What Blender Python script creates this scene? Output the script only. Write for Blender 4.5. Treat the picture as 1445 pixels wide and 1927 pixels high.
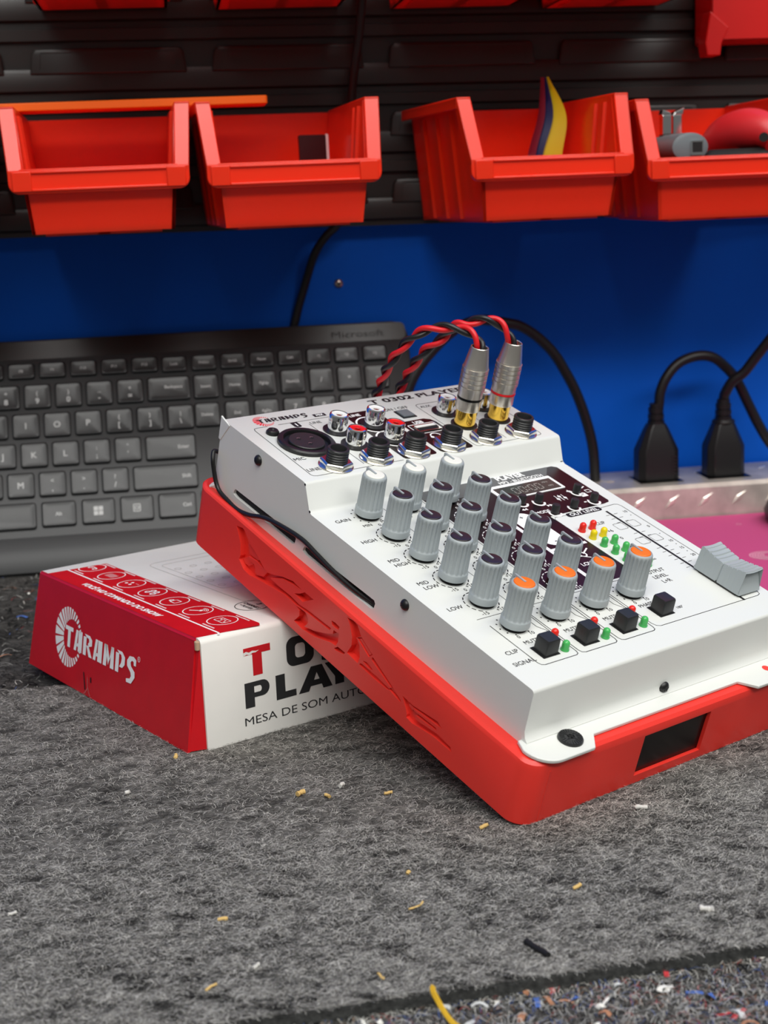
import bpy, bmesh, math, random
import numpy as np
from mathutils import Matrix, Vector, Quaternion

for o in list(bpy.data.objects):
    bpy.data.objects.remove(o, do_unlink=True)
scene = bpy.context.scene
COL = scene.collection
PI = math.pi
rnd = random.Random(7)
nrg = np.random.default_rng(11)

# ------------------------------------------------------------------ camera
W, H = 1445, 1927
F_PX = 2769.98
cam_d = bpy.data.cameras.new('camera')
cam = bpy.data.objects.new('camera', cam_d)
COL.objects.link(cam)
cam_d.sensor_fit = 'VERTICAL'
cam_d.sensor_height = 36.0
cam_d.sensor_width = 36.0 * W / H
cam_d.lens = 36.0 * F_PX / H
cam_d.clip_start = 0.01
cam_d.clip_end = 20
cam.matrix_world = (Matrix.Translation((-0.0995, -0.4542, 0.2116)) @ Matrix.Rotation(-0.13188, 4, 'Z')
                    @ Matrix.Rotation(PI / 2 - 0.21321, 4, 'X') @ Matrix.Rotation(-0.04243, 4, 'Z'))
cam_d.dof.use_dof = True
cam_d.dof.focus_distance = 0.56
cam_d.dof.aperture_fstop = 20.0
scene.camera = cam

# ------------------------------------------------------------------ world, lights, exposure
world = bpy.data.worlds.new('workshop_air')
scene.world = world
world.use_nodes = True
wbg = world.node_tree.nodes['Background']
wnt = world.node_tree
wtc = wnt.nodes.new('ShaderNodeTexCoord')
wsp = wnt.nodes.new('ShaderNodeSeparateXYZ')
wrp = wnt.nodes.new('ShaderNodeValToRGB')          # dim walls below, pale ceiling above
wrp.color_ramp.elements[0].position = 0.0
wrp.color_ramp.elements[0].color = (0.115, 0.115, 0.115, 1)
wrp.color_ramp.elements[1].position = 0.85
wrp.color_ramp.elements[1].color = (0.34, 0.338, 0.33, 1)
wnt.links.new(wtc.outputs['Generated'], wsp.inputs['Vector'])
wnt.links.new(wsp.outputs['Z'], wrp.inputs['Fac'])
wnt.links.new(wrp.outputs['Color'], wbg.inputs['Color'])
wbg.inputs['Strength'].default_value = 1.0


def area_light(name, loc, target, sx, sy, power, col=(1, 1, 1)):
    d = bpy.data.lights.new(name, 'AREA')
    d.shape = 'RECTANGLE'
    d.size, d.size_y = sx, sy
    d.energy = power
    d.color = col
    o = bpy.data.objects.new(name, d)
    COL.objects.link(o)
    o.location = loc
    o.rotation_euler = (Vector(target) - Vector(loc)).to_track_quat('-Z', 'Y').to_euler()
    return o


area_light('ceiling_led_row_far', (0.35, -1.75, 1.75), (0.0, 0.35, 0.1), 3.4, 0.40, 43, (1, 0.985, 0.95))
area_light('ceiling_led_row_near', (0.45, -0.75, 2.05), (0.0, 0.35, 0.05), 3.2, 0.35, 34, (1, 0.99, 0.965))

vs = scene.view_settings
vs.view_transform = 'Standard'
vs.look = 'None'
vs.gamma = 1.0
vs.use_curve_mapping = False
vs.exposure = 0.0


# ------------------------------------------------------------------ materials
def lin(c):
    return tuple(((v / 255) / 12.92 if v / 255 <= 0.04045 else ((v / 255 + 0.055) / 1.055) ** 2.4) for v in c)


def mat(name, rgb, rough=0.5, metal=0.0, spec=0.5, var=0.0, vscale=40, bump=0.0, bscale=400, sub=0.0, coat=0.0, trans=0.0):
    m = bpy.data.materials.new(name)
    m.use_nodes = True
    nt = m.node_tree
    b = nt.nodes['Principled BSDF']
    c = lin(rgb)
    b.inputs['Base Color'].default_value = (*c, 1)
    b.inputs['Roughness'].default_value = rough
    b.inputs['Metallic'].default_value = metal
    b.inputs['Specular IOR Level'].default_value = spec
    if coat:
        b.inputs['Coat Weight'].default_value = coat
        b.inputs['Coat Roughness'].default_value = 0.1
    if sub:
        b.inputs['Subsurface Weight'].default_value = sub
        b.inputs['Subsurface Radius'].default_value = (0.008, 0.002, 0.001)
        b.inputs['Subsurface Scale'].default_value = 1.0
    if trans:
        b.inputs['Transmission Weight'].default_value = trans
    if var or bump:
        tc = nt.nodes.new('ShaderNodeTexCoord')
    if var:
        n = nt.nodes.new('ShaderNodeTexNoise')
        n.inputs['Scale'].default_value = vscale
        n.inputs['Detail'].default_value = 6
        r = nt.nodes.new('ShaderNodeValToRGB')
        r.color_ramp.elements[0].position = 0.3
        r.color_ramp.elements[1].position = 0.7
        r.color_ramp.elements[0].color = (*[v * (1 - var) for v in c], 1)
        r.color_ramp.elements[1].color = (*[min(1, v * (1 + var)) for v in c], 1)
        nt.links.new(tc.outputs['Object'], n.inputs['Vector'])
        nt.links.new(n.outputs['Fac'], r.inputs['Fac'])
        nt.links.new(r.outputs['Color'], b.inputs['Base Color'])
    if bump:
        n2 = nt.nodes.new('ShaderNodeTexNoise')
        n2.inputs['Scale'].default_value = bscale
        n2.inputs['Detail'].default_value = 4
        bp = nt.nodes.new('ShaderNodeBump')
        bp.inputs['Strength'].default_value = bump
        bp.inputs['Distance'].default_value = 0.0005
        nt.links.new(tc.outputs['Object'], n2.inputs['Vector'])
        nt.links.new(n2.outputs['Fac'], bp.inputs['Height'])
        nt.links.new(bp.outputs['Normal'], b.inputs['Normal'])
    return m


def felt_mat_material(name, dark, light, scale):
    m = bpy.data.materials.new(name)
    m.use_nodes = True
    nt = m.node_tree
    b = nt.nodes['Principled BSDF']
    b.inputs['Roughness'].default_value = 1.0
    b.inputs['Specular IOR Level'].default_value = 0.05
    tc = nt.nodes.new('ShaderNodeTexCoord')
    mp = nt.nodes.new('ShaderNodeMapping')
    mp.inputs['Scale'].default_value = (0.55, 1, 1)
    nz = nt.nodes.new('ShaderNodeTexNoise')
    nz.inputs['Scale'].default_value = scale
    nz.inputs['Detail'].default_value = 10
    nz.inputs['Roughness'].default_value = 0.75
    nz.inputs['Distortion'].default_value = 1.2
    big = nt.nodes.new('ShaderNodeTexNoise')
    big.inputs['Scale'].default_value = scale * 0.16
    big.inputs['Detail'].default_value = 5
    mx = nt.nodes.new('ShaderNodeMath')
    mx.operation = 'MULTIPLY_ADD'
    mx.inputs[1].default_value = 0.45
    r = nt.nodes.new('ShaderNodeValToRGB')
    r.color_ramp.elements[0].position = 0.52
    r.color_ramp.elements[1].position = 0.92
    r.color_ramp.elements[0].color = (*lin(dark), 1)
    r.color_ramp.elements[1].color = (*lin(light), 1)
    bp = nt.nodes.new('ShaderNodeBump')
    bp.inputs['Strength'].default_value = 1.0
    bp.inputs['Distance'].default_value = 0.001
    L = nt.links.new
    L(tc.outputs['Object'], mp.inputs['Vector'])
    L(mp.outputs['Vector'], nz.inputs['Vector'])
    L(tc.outputs['Object'], big.inputs['Vector'])
    L(big.outputs['Fac'], mx.inputs[0])
    L(nz.outputs['Fac'], mx.inputs[2])
    L(mx.outputs['Value'], r.inputs['Fac'])
    L(r.outputs['Color'], b.inputs['Base Color'])
    L(nz.outputs['Fac'], bp.inputs['Height'])
    L(bp.outputs['Normal'], b.inputs['Normal'])
    return m


M = {}
M['wall_blue'] = mat('painted_blue_wall', (4, 95, 214), 0.55, spec=0.15, var=0.06, vscale=9, bump=0.06, bscale=120)
M['bin_red'] = mat('bin_red_plastic', (250, 48, 18), 0.26, spec=0.5, sub=0.35, bump=0.03, bscale=500)
M['bin_dark_red'] = mat('deep_red_plastic', (196, 14, 10), 0.35)
M['panel_black'] = mat('black_panel_plastic', (40, 36, 34), 0.36, spec=0.5, bump=0.05, bscale=700)
M['white_paint'] = mat('white_powder_coat', (224, 226, 221), 0.3, spec=0.5, bump=0.04, bscale=1600)
M['print_red'] = mat('printed_red_plastic', (238, 56, 46), 0.34, spec=0.5, bump=0.06, bscale=1800)
M['relief_red'] = mat('relief_red_plastic', (220, 54, 48), 0.4, spec=0.5)
M['gloss_black'] = mat('gloss_black', (8, 8, 9), 0.3, spec=0.3)
M['black'] = mat('black_plastic', (22, 22, 23), 0.4)
M['black_matte'] = mat('matte_black', (7, 7, 8), 0.7)
M['button_black'] = mat('button_black', (38, 39, 40), 0.38)
M['ink'] = mat('black_ink', (22, 20, 20), 0.55)
M['ink_brown'] = mat('player_dark_print', (28, 14, 14), 0.3)
M['ink_gray'] = mat('player_gray_print', (92, 93, 92), 0.4)
M['ink_white'] = mat('white_ink', (250, 250, 248), 0.5)
M['ink_red'] = mat('logo_red_ink', (226, 42, 56), 0.5)
M['lcd'] = mat('lcd_glass', (70, 72, 70), 0.1)
M['lcd_seg'] = mat('lcd_segment', (170, 174, 168), 0.2)
M['knob_gray'] = mat('knob_gray_rubber', (166, 174, 176), 0.42, spec=0.4, bump=0.03, bscale=2500)
M['cap_white'] = mat('cap_white', (236, 236, 226), 0.4)
M['cap_black'] = mat('cap_black', (44, 36, 36), 0.3)
M['cap_orange'] = mat('cap_orange', (255, 118, 4), 0.35)
M['chrome'] = mat('chrome', (240, 240, 238), 0.1, 1.0)
M['nickel'] = mat('brushed_nickel', (220, 214, 204), 0.3, 0.9)
M['nut'] = mat('nut_nickel', (225, 222, 212), 0.2, 1.0)
M['gold'] = mat('gold_plate', (240, 196, 84), 0.16, 1.0)
M['rca_white'] = mat('rca_white_insert', (232, 232, 230), 0.3)
M['rca_red'] = mat('rca_red_insert', (226, 22, 18), 0.3)
M['led_red'] = mat('led_red', (236, 44, 34), 0.12, sub=0.2)
M['led_yellow'] = mat('led_yellow', (240, 212, 20), 0.12, sub=0.2)
M['led_green'] = mat('led_green', (74, 184, 96), 0.12, sub=0.2)
M['wire_red'] = mat('wire_red', (226, 28, 34), 0.4)
M['wire_black'] = mat('wire_black', (26, 26, 27), 0.36)
M['cable_black'] = mat('cable_black', (20, 20, 20), 0.42)
M['carton_white'] = mat('carton_white', (232, 232, 226), 0.5, var=0.02, vscale=60, bump=0.08, bscale=160)
M['carton_red'] = mat('carton_red', (204, 14, 26), 0.4, var=0.05, vscale=90, bump=0.08, bscale=160)
M['carton_raw'] = mat('carton_raw_edge', (190, 160, 130), 0.8)
M['carton_ink'] = mat('carton_charcoal_ink', (44, 45, 46), 0.5)
M['carton_inkred'] = mat('carton_red_ink', (200, 24, 34), 0.5)
M['carton_faint'] = mat('carton_faint_print', (202, 200, 194), 0.55)
M['tape'] = mat('clear_tape_crease', (206, 110, 112), 0.25)
M['key'] = mat('keyboard_key', (40, 41, 42), 0.32, spec=0.5, bump=0.03, bscale=2500)
M['kb_body'] = mat('keyboard_body', (52, 53, 54), 0.45, spec=0.5, bump=0.04, bscale=2000)
M['kb_top'] = mat('keyboard_shaded_gloss', (34, 31, 29), 0.3)  # shade under the bins and their red reflection put into this colour
M['legend'] = mat('key_legend', (205, 206, 205), 0.6)
M['brand'] = mat('keyboard_faint_print', (30, 29, 28), 0.6)
M['alu'] = mat('checker_aluminium', (206, 200, 190), 0.36, 0.45, var=0.2, vscale=70, bump=0.1, bscale=90)
M['alu_bar'] = mat('checker_bar_aluminium', (240, 234, 222), 0.25, 0.6)
M['pad'] = mat('magenta_pad', (206, 82, 136), 0.75, spec=0.2, bump=0.1, bscale=1500)
M['pad_print'] = mat('pad_pale_print', (238, 172, 194), 0.7)
M['mouse'] = mat('mouse_dark', (26, 27, 32), 0.4)
M['ruler'] = mat('orange_plastic', (255, 112, 10), 0.4)
M['card_dark'] = mat('dark_card', (44, 16, 20), 0.3)
M['card_edge'] = mat('white_card_edge', (220, 205, 205), 0.4)
M['yellow'] = mat('yellow_film', (206, 184, 20), 0.35)
M['navy'] = mat('navy_film', (26, 32, 78), 0.35)
M['wine'] = mat('wine_film', (112, 26, 44), 0.35)
M['usb_gray'] = mat('gray_plastic', (104, 112, 116), 0.4)
M['tool_red'] = mat('tool_red', (214, 44, 50), 0.4, bump=0.1, bscale=300)
M['felt'] = felt_mat_material('gray_felt', (30, 30, 30), (146, 144, 139), 420)
M['felt_edge'] = mat('felt_cut_edge', (64, 65, 64), 1.0, spec=0.05, var=0.4, vscale=500, bump=0.6, bscale=900)
M['felt_under'] = felt_mat_material('recycled_felt', (26, 26, 26), (100, 98, 95), 260)
M['fib_a'] = mat('fibre_pale', (232, 230, 222), 0.9, spec=0.1)
M['fib_b'] = mat('fibre_mid', (124, 122, 118), 0.9, spec=0.1)
M['fib_c'] = mat('fibre_dark', (28, 28, 28), 0.9, spec=0.1)
M['shred_blue'] = mat('shred_blue', (70, 104, 176), 0.9)
M['shred_red'] = mat('shred_red', (186, 52, 58), 0.9)
M['shred_white'] = mat('shred_white', (206, 208, 206), 0.9)
M['shred_tan'] = mat('shred_tan', (170, 120, 90), 0.9)
M['straw'] = mat('straw_crumb', (214, 180, 112), 0.8)
M['chip'] = mat('pale_chip', (208, 206, 200), 0.6)
M['thread'] = mat('yellow_thread', (214, 172, 40), 0.9, bump=0.5, bscale=1500)
M['bench'] = mat('bench_board', (60, 56, 52), 0.8)
M['zinc'] = mat('zinc_screw', (200, 190, 180), 0.3, 1.0)


# ------------------------------------------------------------------ mesh helpers
def catmull(pts, n):
    pts = [Vector(p) for p in pts]
    P = [pts[0] * 2 - pts[1]] + pts + [pts[-1] * 2 - pts[-2]]
    out = []
    for i in range(1, len(P) - 2):
        for k in range(n):
            t = k / n
            a, b, c, d = P[i - 1], P[i], P[i + 1], P[i + 2]
            out.append(0.5 * ((2 * b) + (c - a) * t + (2 * a - 5 * b + 4 * c - d) * t * t + (3 * b - a - 3 * c + d) * t ** 3))
    out.append(pts[-1])
    return out


class MB:
    """collects shapes, then links them as ONE mesh object (coordinates times scale)"""

    def __init__(self, mats, scale=1.0, frame=None):
        self.v, self.f, self.m = [], [], []
        self.mats = [M[x] if isinstance(x, str) else x for x in (mats if isinstance(mats, (list, tuple)) else [mats])]
        self.s = scale
        self.F = frame or Matrix.Identity(4)

    def add(self, vs_, fs, mi=0, F=None):
        k = len(self.v)
        G = self.F @ F if F is not None else self.F
        self.v += [tuple(G @ Vector(p)) for p in vs_]
        self.f += [tuple(i + k for i in q) for q in fs]
        self.m += [mi] * len(fs)

    def box(self, x0, x1, y0, y1, z0, z1, mi=0, F=None):
        vs_ = [(x0, y0, z0), (x1, y0, z0), (x1, y1, z0), (x0, y1, z0), (x0, y0, z1), (x1, y0, z1), (x1, y1, z1), (x0, y1, z1)]
        self.add(vs_, [(0, 3, 2, 1), (4, 5, 6, 7), (0, 1, 5, 4), (1, 2, 6, 5), (2, 3, 7, 6), (3, 0, 4, 7)], mi, F)

    def loft(self, rings, mi=0, F=None, cap0=True, cap1=True):
        n = len(rings[0])
        vs_ = [p for r in rings for p in r]
        fs = []
        for k in range(len(rings) - 1):
            for i in range(n):
                j = (i + 1) % n
                fs.append((k * n + i, k * n + j, (k + 1) * n + j, (k + 1) * n + i))
        if cap0:
            fs.append(tuple(reversed(range(n))))
        if cap1:
            fs.append(tuple((len(rings) - 1) * n + i for i in range(n)))
        self.add(vs_, fs, mi, F)

    def prism(self, poly, z0, z1, mi=0, F=None):
        a = sum(poly[i][0] * poly[(i + 1) % len(poly)][1] - poly[(i + 1) % len(poly)][0] * poly[i][1] for i in range(len(poly)))
        if a < 0:
            poly = poly[::-1]
        self.loft([[(x, y, z0) for x, y in poly], [(x, y, z1) for x, y in poly]], mi, F)

    def flat(self, poly, z=0.0, mi=0, F=None):
        a = sum(poly[i][0] * poly[(i + 1) % len(poly)][1] - poly[(i + 1) % len(poly)][0] * poly[i][1] for i in range(len(poly)))
        if a < 0:
            poly = poly[::-1]
        self.add([(x, y, z) for x, y in poly], [tuple(range(len(poly)))], mi, F)

    def lathe(self, prof, cx=0, cy=0, z0=0, n=32, mi=0, F=None, cap0=True, cap1=True):
        rings = [[(cx + r * math.cos(2 * PI * i / n), cy + r * math.sin(2 * PI * i / n), z0 + z) for i in range(n)] for r, z in prof]
        self.loft(rings, mi, F, cap0, cap1)

    def tube(self, pts, r, n=10, mi=0, F=None, caps=True):
        pts = [Vector(p) for p in pts]
        t = [(pts[min(i + 1, len(pts) - 1)] - pts[max(i - 1, 0)]).normalized() for i in range(len(pts))]
        up = Vector((0, 0, 1)) if abs(t[0].z) < 0.9 else Vector((1, 0, 0))
        nrm = (up - t[0] * up.dot(t[0])).normalized()
        rings = []
        for i, p in enumerate(pts):
            nrm = (nrm - t[i] * nrm.dot(t[i])).normalized()
            b = t[i].cross(nrm)
            rr = r[i] if isinstance(r, (list, tuple)) else r
            rings.append([tuple(p + (nrm * math.cos(2 * PI * k / n) + b * math.sin(2 * PI * k / n)) * rr) for k in range(n)])
        self.loft(rings, mi, F, caps, caps)

    def ribbon(self, pts, w, z=0.0, mi=0, F=None, closed=False):
        """flat printed line of width w through 2-D points"""
        P = [Vector((p[0], p[1])) for p in pts]
        n = len(P)
        vs_, fs = [], []
        for i in range(n):
            a = P[(i - 1) % n] if (closed or i > 0) else P[i]
            b = P[(i + 1) % n] if (closed or i < n - 1) else P[i]
            d = (b - a)
            d = d.normalized() if d.length > 1e-9 else Vector((1, 0))
            q = Vector((-d.y, d.x)) * w / 2
            vs_ += [(P[i].x + q.x, P[i].y + q.y, z), (P[i].x - q.x, P[i].y - q.y, z)]
        for i in range(n if closed else n - 1):
            j = (i + 1) % n
            fs.append((2 * i, 2 * i + 1, 2 * j + 1, 2 * j))
        self.add(vs_, fs, mi, F)

    def ring(self, cx, cy, r0, r1, a0=0, a1=2 * PI, n=32, z=0.0, mi=0, F=None):
        vs_, fs = [], []
        for i in range(n + 1):
            a = a0 + (a1 - a0) * i / n
            vs_ += [(cx + r1 * math.cos(a), cy + r1 * math.sin(a), z), (cx + r0 * math.cos(a), cy + r0 * math.sin(a), z)]
        for i in range(n):
            fs.append((2 * i, 2 * i + 1, 2 * i + 3, 2 * i + 2) if a1 < a0 else (2 * i + 1, 2 * i, 2 * i + 2, 2 * i + 3))
        self.add(vs_, fs, mi, F)

    def disc(self, cx, cy, r, z=0.0, n=20, mi=0, F=None):
        self.flat([(cx + r * math.cos(2 * PI * i / n), cy + r * math.sin(2 * PI * i / n)) for i in range(n)], z, mi, F)

    def text(self, s, x, y, h, w=None, anchor='c', bold=0.0, shear=0.0, z=0.0, mi=0, F=None, rot=0.0, space=1.0):
        """flat lettering: cap height h, centred on (x, y) or left-anchored at x"""
        vs_, fs, (x0, x1, y0, y1) = text_mesh(s, 0.0, shear, space)
        k = h / 0.7
        kx = k if w is None else w / (x1 - x0)
        ox = -(x0 + x1) / 2 if anchor == 'c' else -x0
        oy = -0.35
        ca, sa = math.cos(rot), math.sin(rot)
        shifts = [(0, 0)] if bold <= 0 else [(0, 0), (bold, bold), (-bold, bold), (bold, -bold), (-bold, -bold)]
        for n_, (sx, sy) in enumerate(shifts):
            out = []
            for (a, b) in vs_:
                u, v = (a + ox + sx) * kx, (b + oy + sy) * k
                out.append((x + u * ca - v * sa, y + u * sa + v * ca, z + n_ * 0.003 * (0.001 if self.s == 1.0 else 1.0)))
            self.add(out, fs, mi, F)

    def build(self, name, parent=None, smooth=40, bevel=0.0, segs=2, loc=None):
        me = bpy.data.meshes.new(name)
        me.from_pydata([(a * self.s, b * self.s, c * self.s) for a, b, c in self.v], [], self.f)
        for m_ in self.mats:
            me.materials.append(m_)
        me.polygons.foreach_set('material_index', self.m)
        if smooth:
            me.polygons.foreach_set('use_smooth', [True] * len(me.polygons))
            me.set_sharp_from_angle(angle=math.radians(smooth))
        me.update()
        o = bpy.data.objects.new(name, me)
        COL.objects.link(o)
        if parent is not None:
            o.parent = parent
        if loc is not None:
            o.location = loc
        if bevel:
            b = o.modifiers.new('edge', 'BEVEL')
            b.width = bevel
            b.segments = segs
            b.limit_method = 'ANGLE'
            b.angle_limit = math.radians(35)
        return o


_tc = {}


def text_mesh(s, bold, shear, space=1.0):
    key = (s, bold, shear, space)
    if key in _tc:
        return _tc[key]
    cu = bpy.data.curves.new('lettering', 'FONT')
    cu.body = s
    cu.size = 1.0
    cu.offset = bold
    cu.shear = shear
    cu.space_character = space
    cu.resolution_u = 3
    cu.fill_mode = 'FRONT'
    ob = bpy.data.objects.new('lettering', cu)
    me = ob.to_mesh()
    vs_ = [(v.co.x, v.co.y) for v in me.vertices]
    fs = []
    for p in me.polygons:
        q = list(p.vertices)
        a = sum(vs_[q[i]][0] * vs_[q[(i + 1) % len(q)]][1] - vs_[q[(i + 1) % len(q)]][0] * vs_[q[i]][1] for i in range(len(q)))
        fs.append(tuple(q if a > 0 else q[::-1]))
    ob.to_mesh_clear()
    bpy.data.objects.remove(ob)
    bpy.data.curves.remove(cu)
    xs = [v[0] for v in vs_]
    ys = [v[1] for v in vs_]
    _tc[key] = (vs_, fs, (min(xs), max(xs), min(ys), max(ys)))
    return _tc[key]


def rrect(x0, x1, y0, y1, r, n=5):
    pts = []
    for cx, cy, a in ((x1 - r, y1 - r, 0), (x0 + r, y1 - r, PI / 2), (x0 + r, y0 + r, PI), (x1 - r, y0 + r, 1.5 * PI)):
        for i in range(n + 1):
            t = a + PI / 2 * i / n
            pts.append((cx + r * math.cos(t), cy + r * math.sin(t)))
    return pts


def tag(o, label=None, cat=None, group=None, kind=None):
    if label:
        o['label'] = label
    if cat:
        o['category'] = cat
    if group:
        o['group'] = group
    if kind:
        o['kind'] = kind
    return o


def empty(name, mw, label, cat, group=None):
    o = bpy.data.objects.new(name, None)
    o.empty_display_size = 0.01
    COL.objects.link(o)
    o.matrix_world = mw
    return tag(o, label, cat, group)


def dup(o, parent, loc=None, mesh_mats=None):
    c = o.copy()
    COL.objects.link(c)
    c.parent = parent
    if loc is not None:
        c.location = loc
    return c


def boolean(o, cutters):
    for c in cutters:
        md = o.modifiers.new('cut', 'BOOLEAN')
        md.operation = 'DIFFERENCE'
        md.solver = 'EXACT'
        md.object = c
        dg = bpy.context.evaluated_depsgraph_get()
        me = bpy.data.meshes.new_from_object(o.evaluated_get(dg))
        o.modifiers.clear()
        o.data = me
        bpy.data.objects.remove(c, do_unlink=True)


MM = 0.001
UNDER = -0.0045     # top of the recycled felt that covers the bench; z = 0 is the top of the grey mat
WALL_Y = 0.506

# ------------------------------------------------------------------ setting: wall, bench
b = MB('wall_blue')
b.box(-1.4, 1.6, WALL_Y, WALL_Y + 0.05, -0.6, 1.2)
tag(b.build('wall_back', smooth=0), kind='structure')
b = MB('bench')
b.box(-1.2, 1.4, -0.30, WALL_Y, -0.05, UNDER - 0.006)
tag(b.build('workbench', smooth=0), 'brown board workbench top under the felt covers', 'workbench')

# recycled felt underlay
root = empty('felt_underlay', Matrix.Identity(4), 'recycled felt underlay flecked with coloured shreds, under the gray felt mat', 'felt cover')
b = MB('felt_under')
b.box(-1.1, 1.3, -0.29, WALL_Y - 0.001, UNDER - 0.006, UNDER)
b.build('felt_sheet', root, smooth=0)


def mat_front(x):
    return -0.0912 + 0.059 * (x - 0.0528)


def mat_back(x):
    return 0.1952 + 0.0495 * (x + 0.19)


def fibres(name, parent, count, region, length, width, mats, weights, z, lift, seed, aniso=0.0, segs=4, clip=0):
    g = np.random.default_rng(seed)
    x0, x1, y0, y1 = region
    px = g.uniform(x0, x1, count)
    py = g.uniform(y0, y1, count)
    if clip == 2:       # only the strip nearest the camera
        py = mat_front(px) + 0.0005 + g.uniform(0, 1, count) ** 1.3 * 0.11
    elif clip > 0:      # keep to the top of the mat
        lo, hi = mat_front(px) + 0.0005, mat_back(px) - 0.0005
        py = np.where((py < lo) | (py > hi), g.uniform(0, 1, count) * (hi - lo) + lo, py)
    ang = g.normal(0, 1, count) * (0.55 if aniso else 10) if aniso else g.uniform(0, 2 * PI, count)
    L = length * g.uniform(0.4, 1.3, count) / segs
    bend = g.normal(0, 0.5, count)
    clump = np.zeros(count)                       # slow mottling: where the nap is matted and dark
    for _ in range(26):
        kx_, ky_, ph = g.normal(0, 330), g.normal(0, 520), g.uniform(0, 2 * PI)
        clump += np.sin(px * kx_ + py * ky_ + ph)
    clump /= math.sqrt(13.0)
    wv = width * g.uniform(0.6, 1.3, count)
    zz = z + g.uniform(0.0, lift * 0.4, count)
    arc = g.uniform(0.0, lift, count)
    n = segs + 1
    V = np.zeros((count, n, 2, 3), np.float32)
    cx, cy = px.copy(), py.copy()
    for k in range(n):
        a = ang + bend * k * 0.7 + g.normal(0, 0.25, count)
        s = k / segs
        h = zz + arc * np.sin(PI * s)
        nx, ny = -np.sin(a) * wv / 2, np.cos(a) * wv / 2
        V[:, k, 0, 0], V[:, k, 0, 1], V[:, k, 0, 2] = cx + nx, cy + ny, h
        V[:, k, 1, 0], V[:, k, 1, 1], V[:, k, 1, 2] = cx - nx, cy - ny, h
        cx = cx + np.cos(a) * L
        cy = cy + np.sin(a) * L
    base = (np.arange(count) * n * 2)[:, None]
    quads = []
    for k in range(segs):
        quads.append(np.stack([base[:, 0] + 2 * k, base[:, 0] + 2 * k + 1, base[:, 0] + 2 * k + 3, base[:, 0] + 2 * k + 2], 1))
    Q = np.stack(quads, 1).reshape(-1, 4)
    pick = g.choice(len(mats), count, p=np.array(weights) / sum(weights))
    if clip > 0:
        dark = g.uniform(0, 1, count) < 1 / (1 + np.exp(-2.4 * (clump - 0.95)))
        pick = np.where(dark, 2, pick)
    mi = np.repeat(pick, segs)
    me = bpy.data.meshes.new(name)
    me.vertices.add(count * n * 2)
    me.vertices.foreach_set('co', V.reshape(-1))
    me.loops.add(Q.size)
    me.loops.foreach_set('vertex_index', Q.reshape(-1).astype(np.int32))
    me.polygons.add(len(Q))
    me.polygons.foreach_set('loop_start', np.arange(0, Q.size, 4, dtype=np.int32))
    for m_ in mats:
        me.materials.append(M[m_])
    me.polygons.foreach_set('material_index', mi.astype(np.int32))
    me.update(calc_edges=True)
    o = bpy.data.objects.new(name, me)
    COL.objects.link(o)
    o.parent = parent
    o['kind'] = 'stuff'
    return o


um = ['fib_b', 'fib_c', 'fib_a', 'shred_blue', 'shred_red', 'shred_white', 'shred_tan']
fibres('front_fibre_nap', root, 36000, (-0.16, 0.10, -0.17, -0.085), 0.004, 0.0001, um, [.34, .3, .18, .05, .03, .07, .03], UNDER, 0.0012, 3)
fibres('front_shreds', root, 380, (-0.16, 0.10, -0.17, -0.085), 0.0042, 0.0015, um, [.24, .24, .12, .13, .11, .17, .05], UNDER + 0.0003, 0.0012, 4)
fibres('rear_fibre_nap', root, 9000, (-0.36, -0.05, 0.17, 0.44), 0.007, 0.00022, um, [.2, .72, .04, .01, .01, .01, .01], UNDER, 0.0012, 5)
fibres('rear_shreds', root, 160, (-0.36, -0.05, 0.17, 0.44), 0.006, 0.0014, um, [.3, .44, .06, .02, .02, .12, .04], UNDER + 0.0003, 0.0012, 6)

# grey felt mat
root = empty('felt_mat', Matrix.Identity(4), 'thick gray felt mat spread over the bench under box and mixer', 'felt mat')


def mat_edge(p0, p1, n, jit, seed):
    r = random.Random(seed)
    out = []
    for i in range(n):
        t = i / n
        out.append((p0[0] + (p1[0] - p0[0]) * t + r.uniform(-jit, jit), p0[1] + (p1[1] - p0[1]) * t + r.uniform(-jit, jit)))
    return out


XL, XR = -0.46, 0.46
poly = (mat_edge((XL, mat_front(XL)), (XR, mat_front(XR)), 300, 0.0005, 1) + mat_edge((XR, mat_front(XR)), (XR, mat_back(XR)), 40, 0.0006, 2)
        + mat_edge((XR, mat_back(XR)), (XL, mat_back(XL)), 260, 0.0009, 3) + mat_edge((XL, mat_back(XL)), (XL, mat_front(XL)), 40, 0.0006, 4))
b = MB(['felt', 'felt_edge'])
b.flat(poly, 0.0, 0)
n = len(poly)
b.add([(x, y, z) for z in (UNDER, -0.0006) for x, y in poly] , [(i, (i + 1) % n, n + (i + 1) % n, n + i) for i in range(n)], 1)
b.add([(x, y, -0.0006) for x, y in poly] + [(x, y + (0.0007 if y < 0 else -0.0007), 0.0) for x, y in poly], [(i, (i + 1) % n, n + (i + 1) % n, n + i) for i in range(n)], 1)
b.add([(x, y, UNDER) for x, y in poly], [tuple(reversed(range(n)))], 1)
b.build('felt_sheet', root, smooth=0)
fm = ['fib_a', 'fib_b', 'fib_c']
fibres('felt_fibre_nap', root, 190000, (-0.27, 0.115, -0.125, 0.20), 0.0034, 0.000065, fm, [.38, .38, .24], 0.0, 0.0008, 21, aniso=1, clip=1)
fibres('front_felt_fibre_nap', root, 90000, (-0.19, 0.085, -0.112, 0.03), 0.0040, 0.00006, fm, [.36, .34, .30], 0.0001, 0.0008, 22, aniso=1, clip=2)

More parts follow.
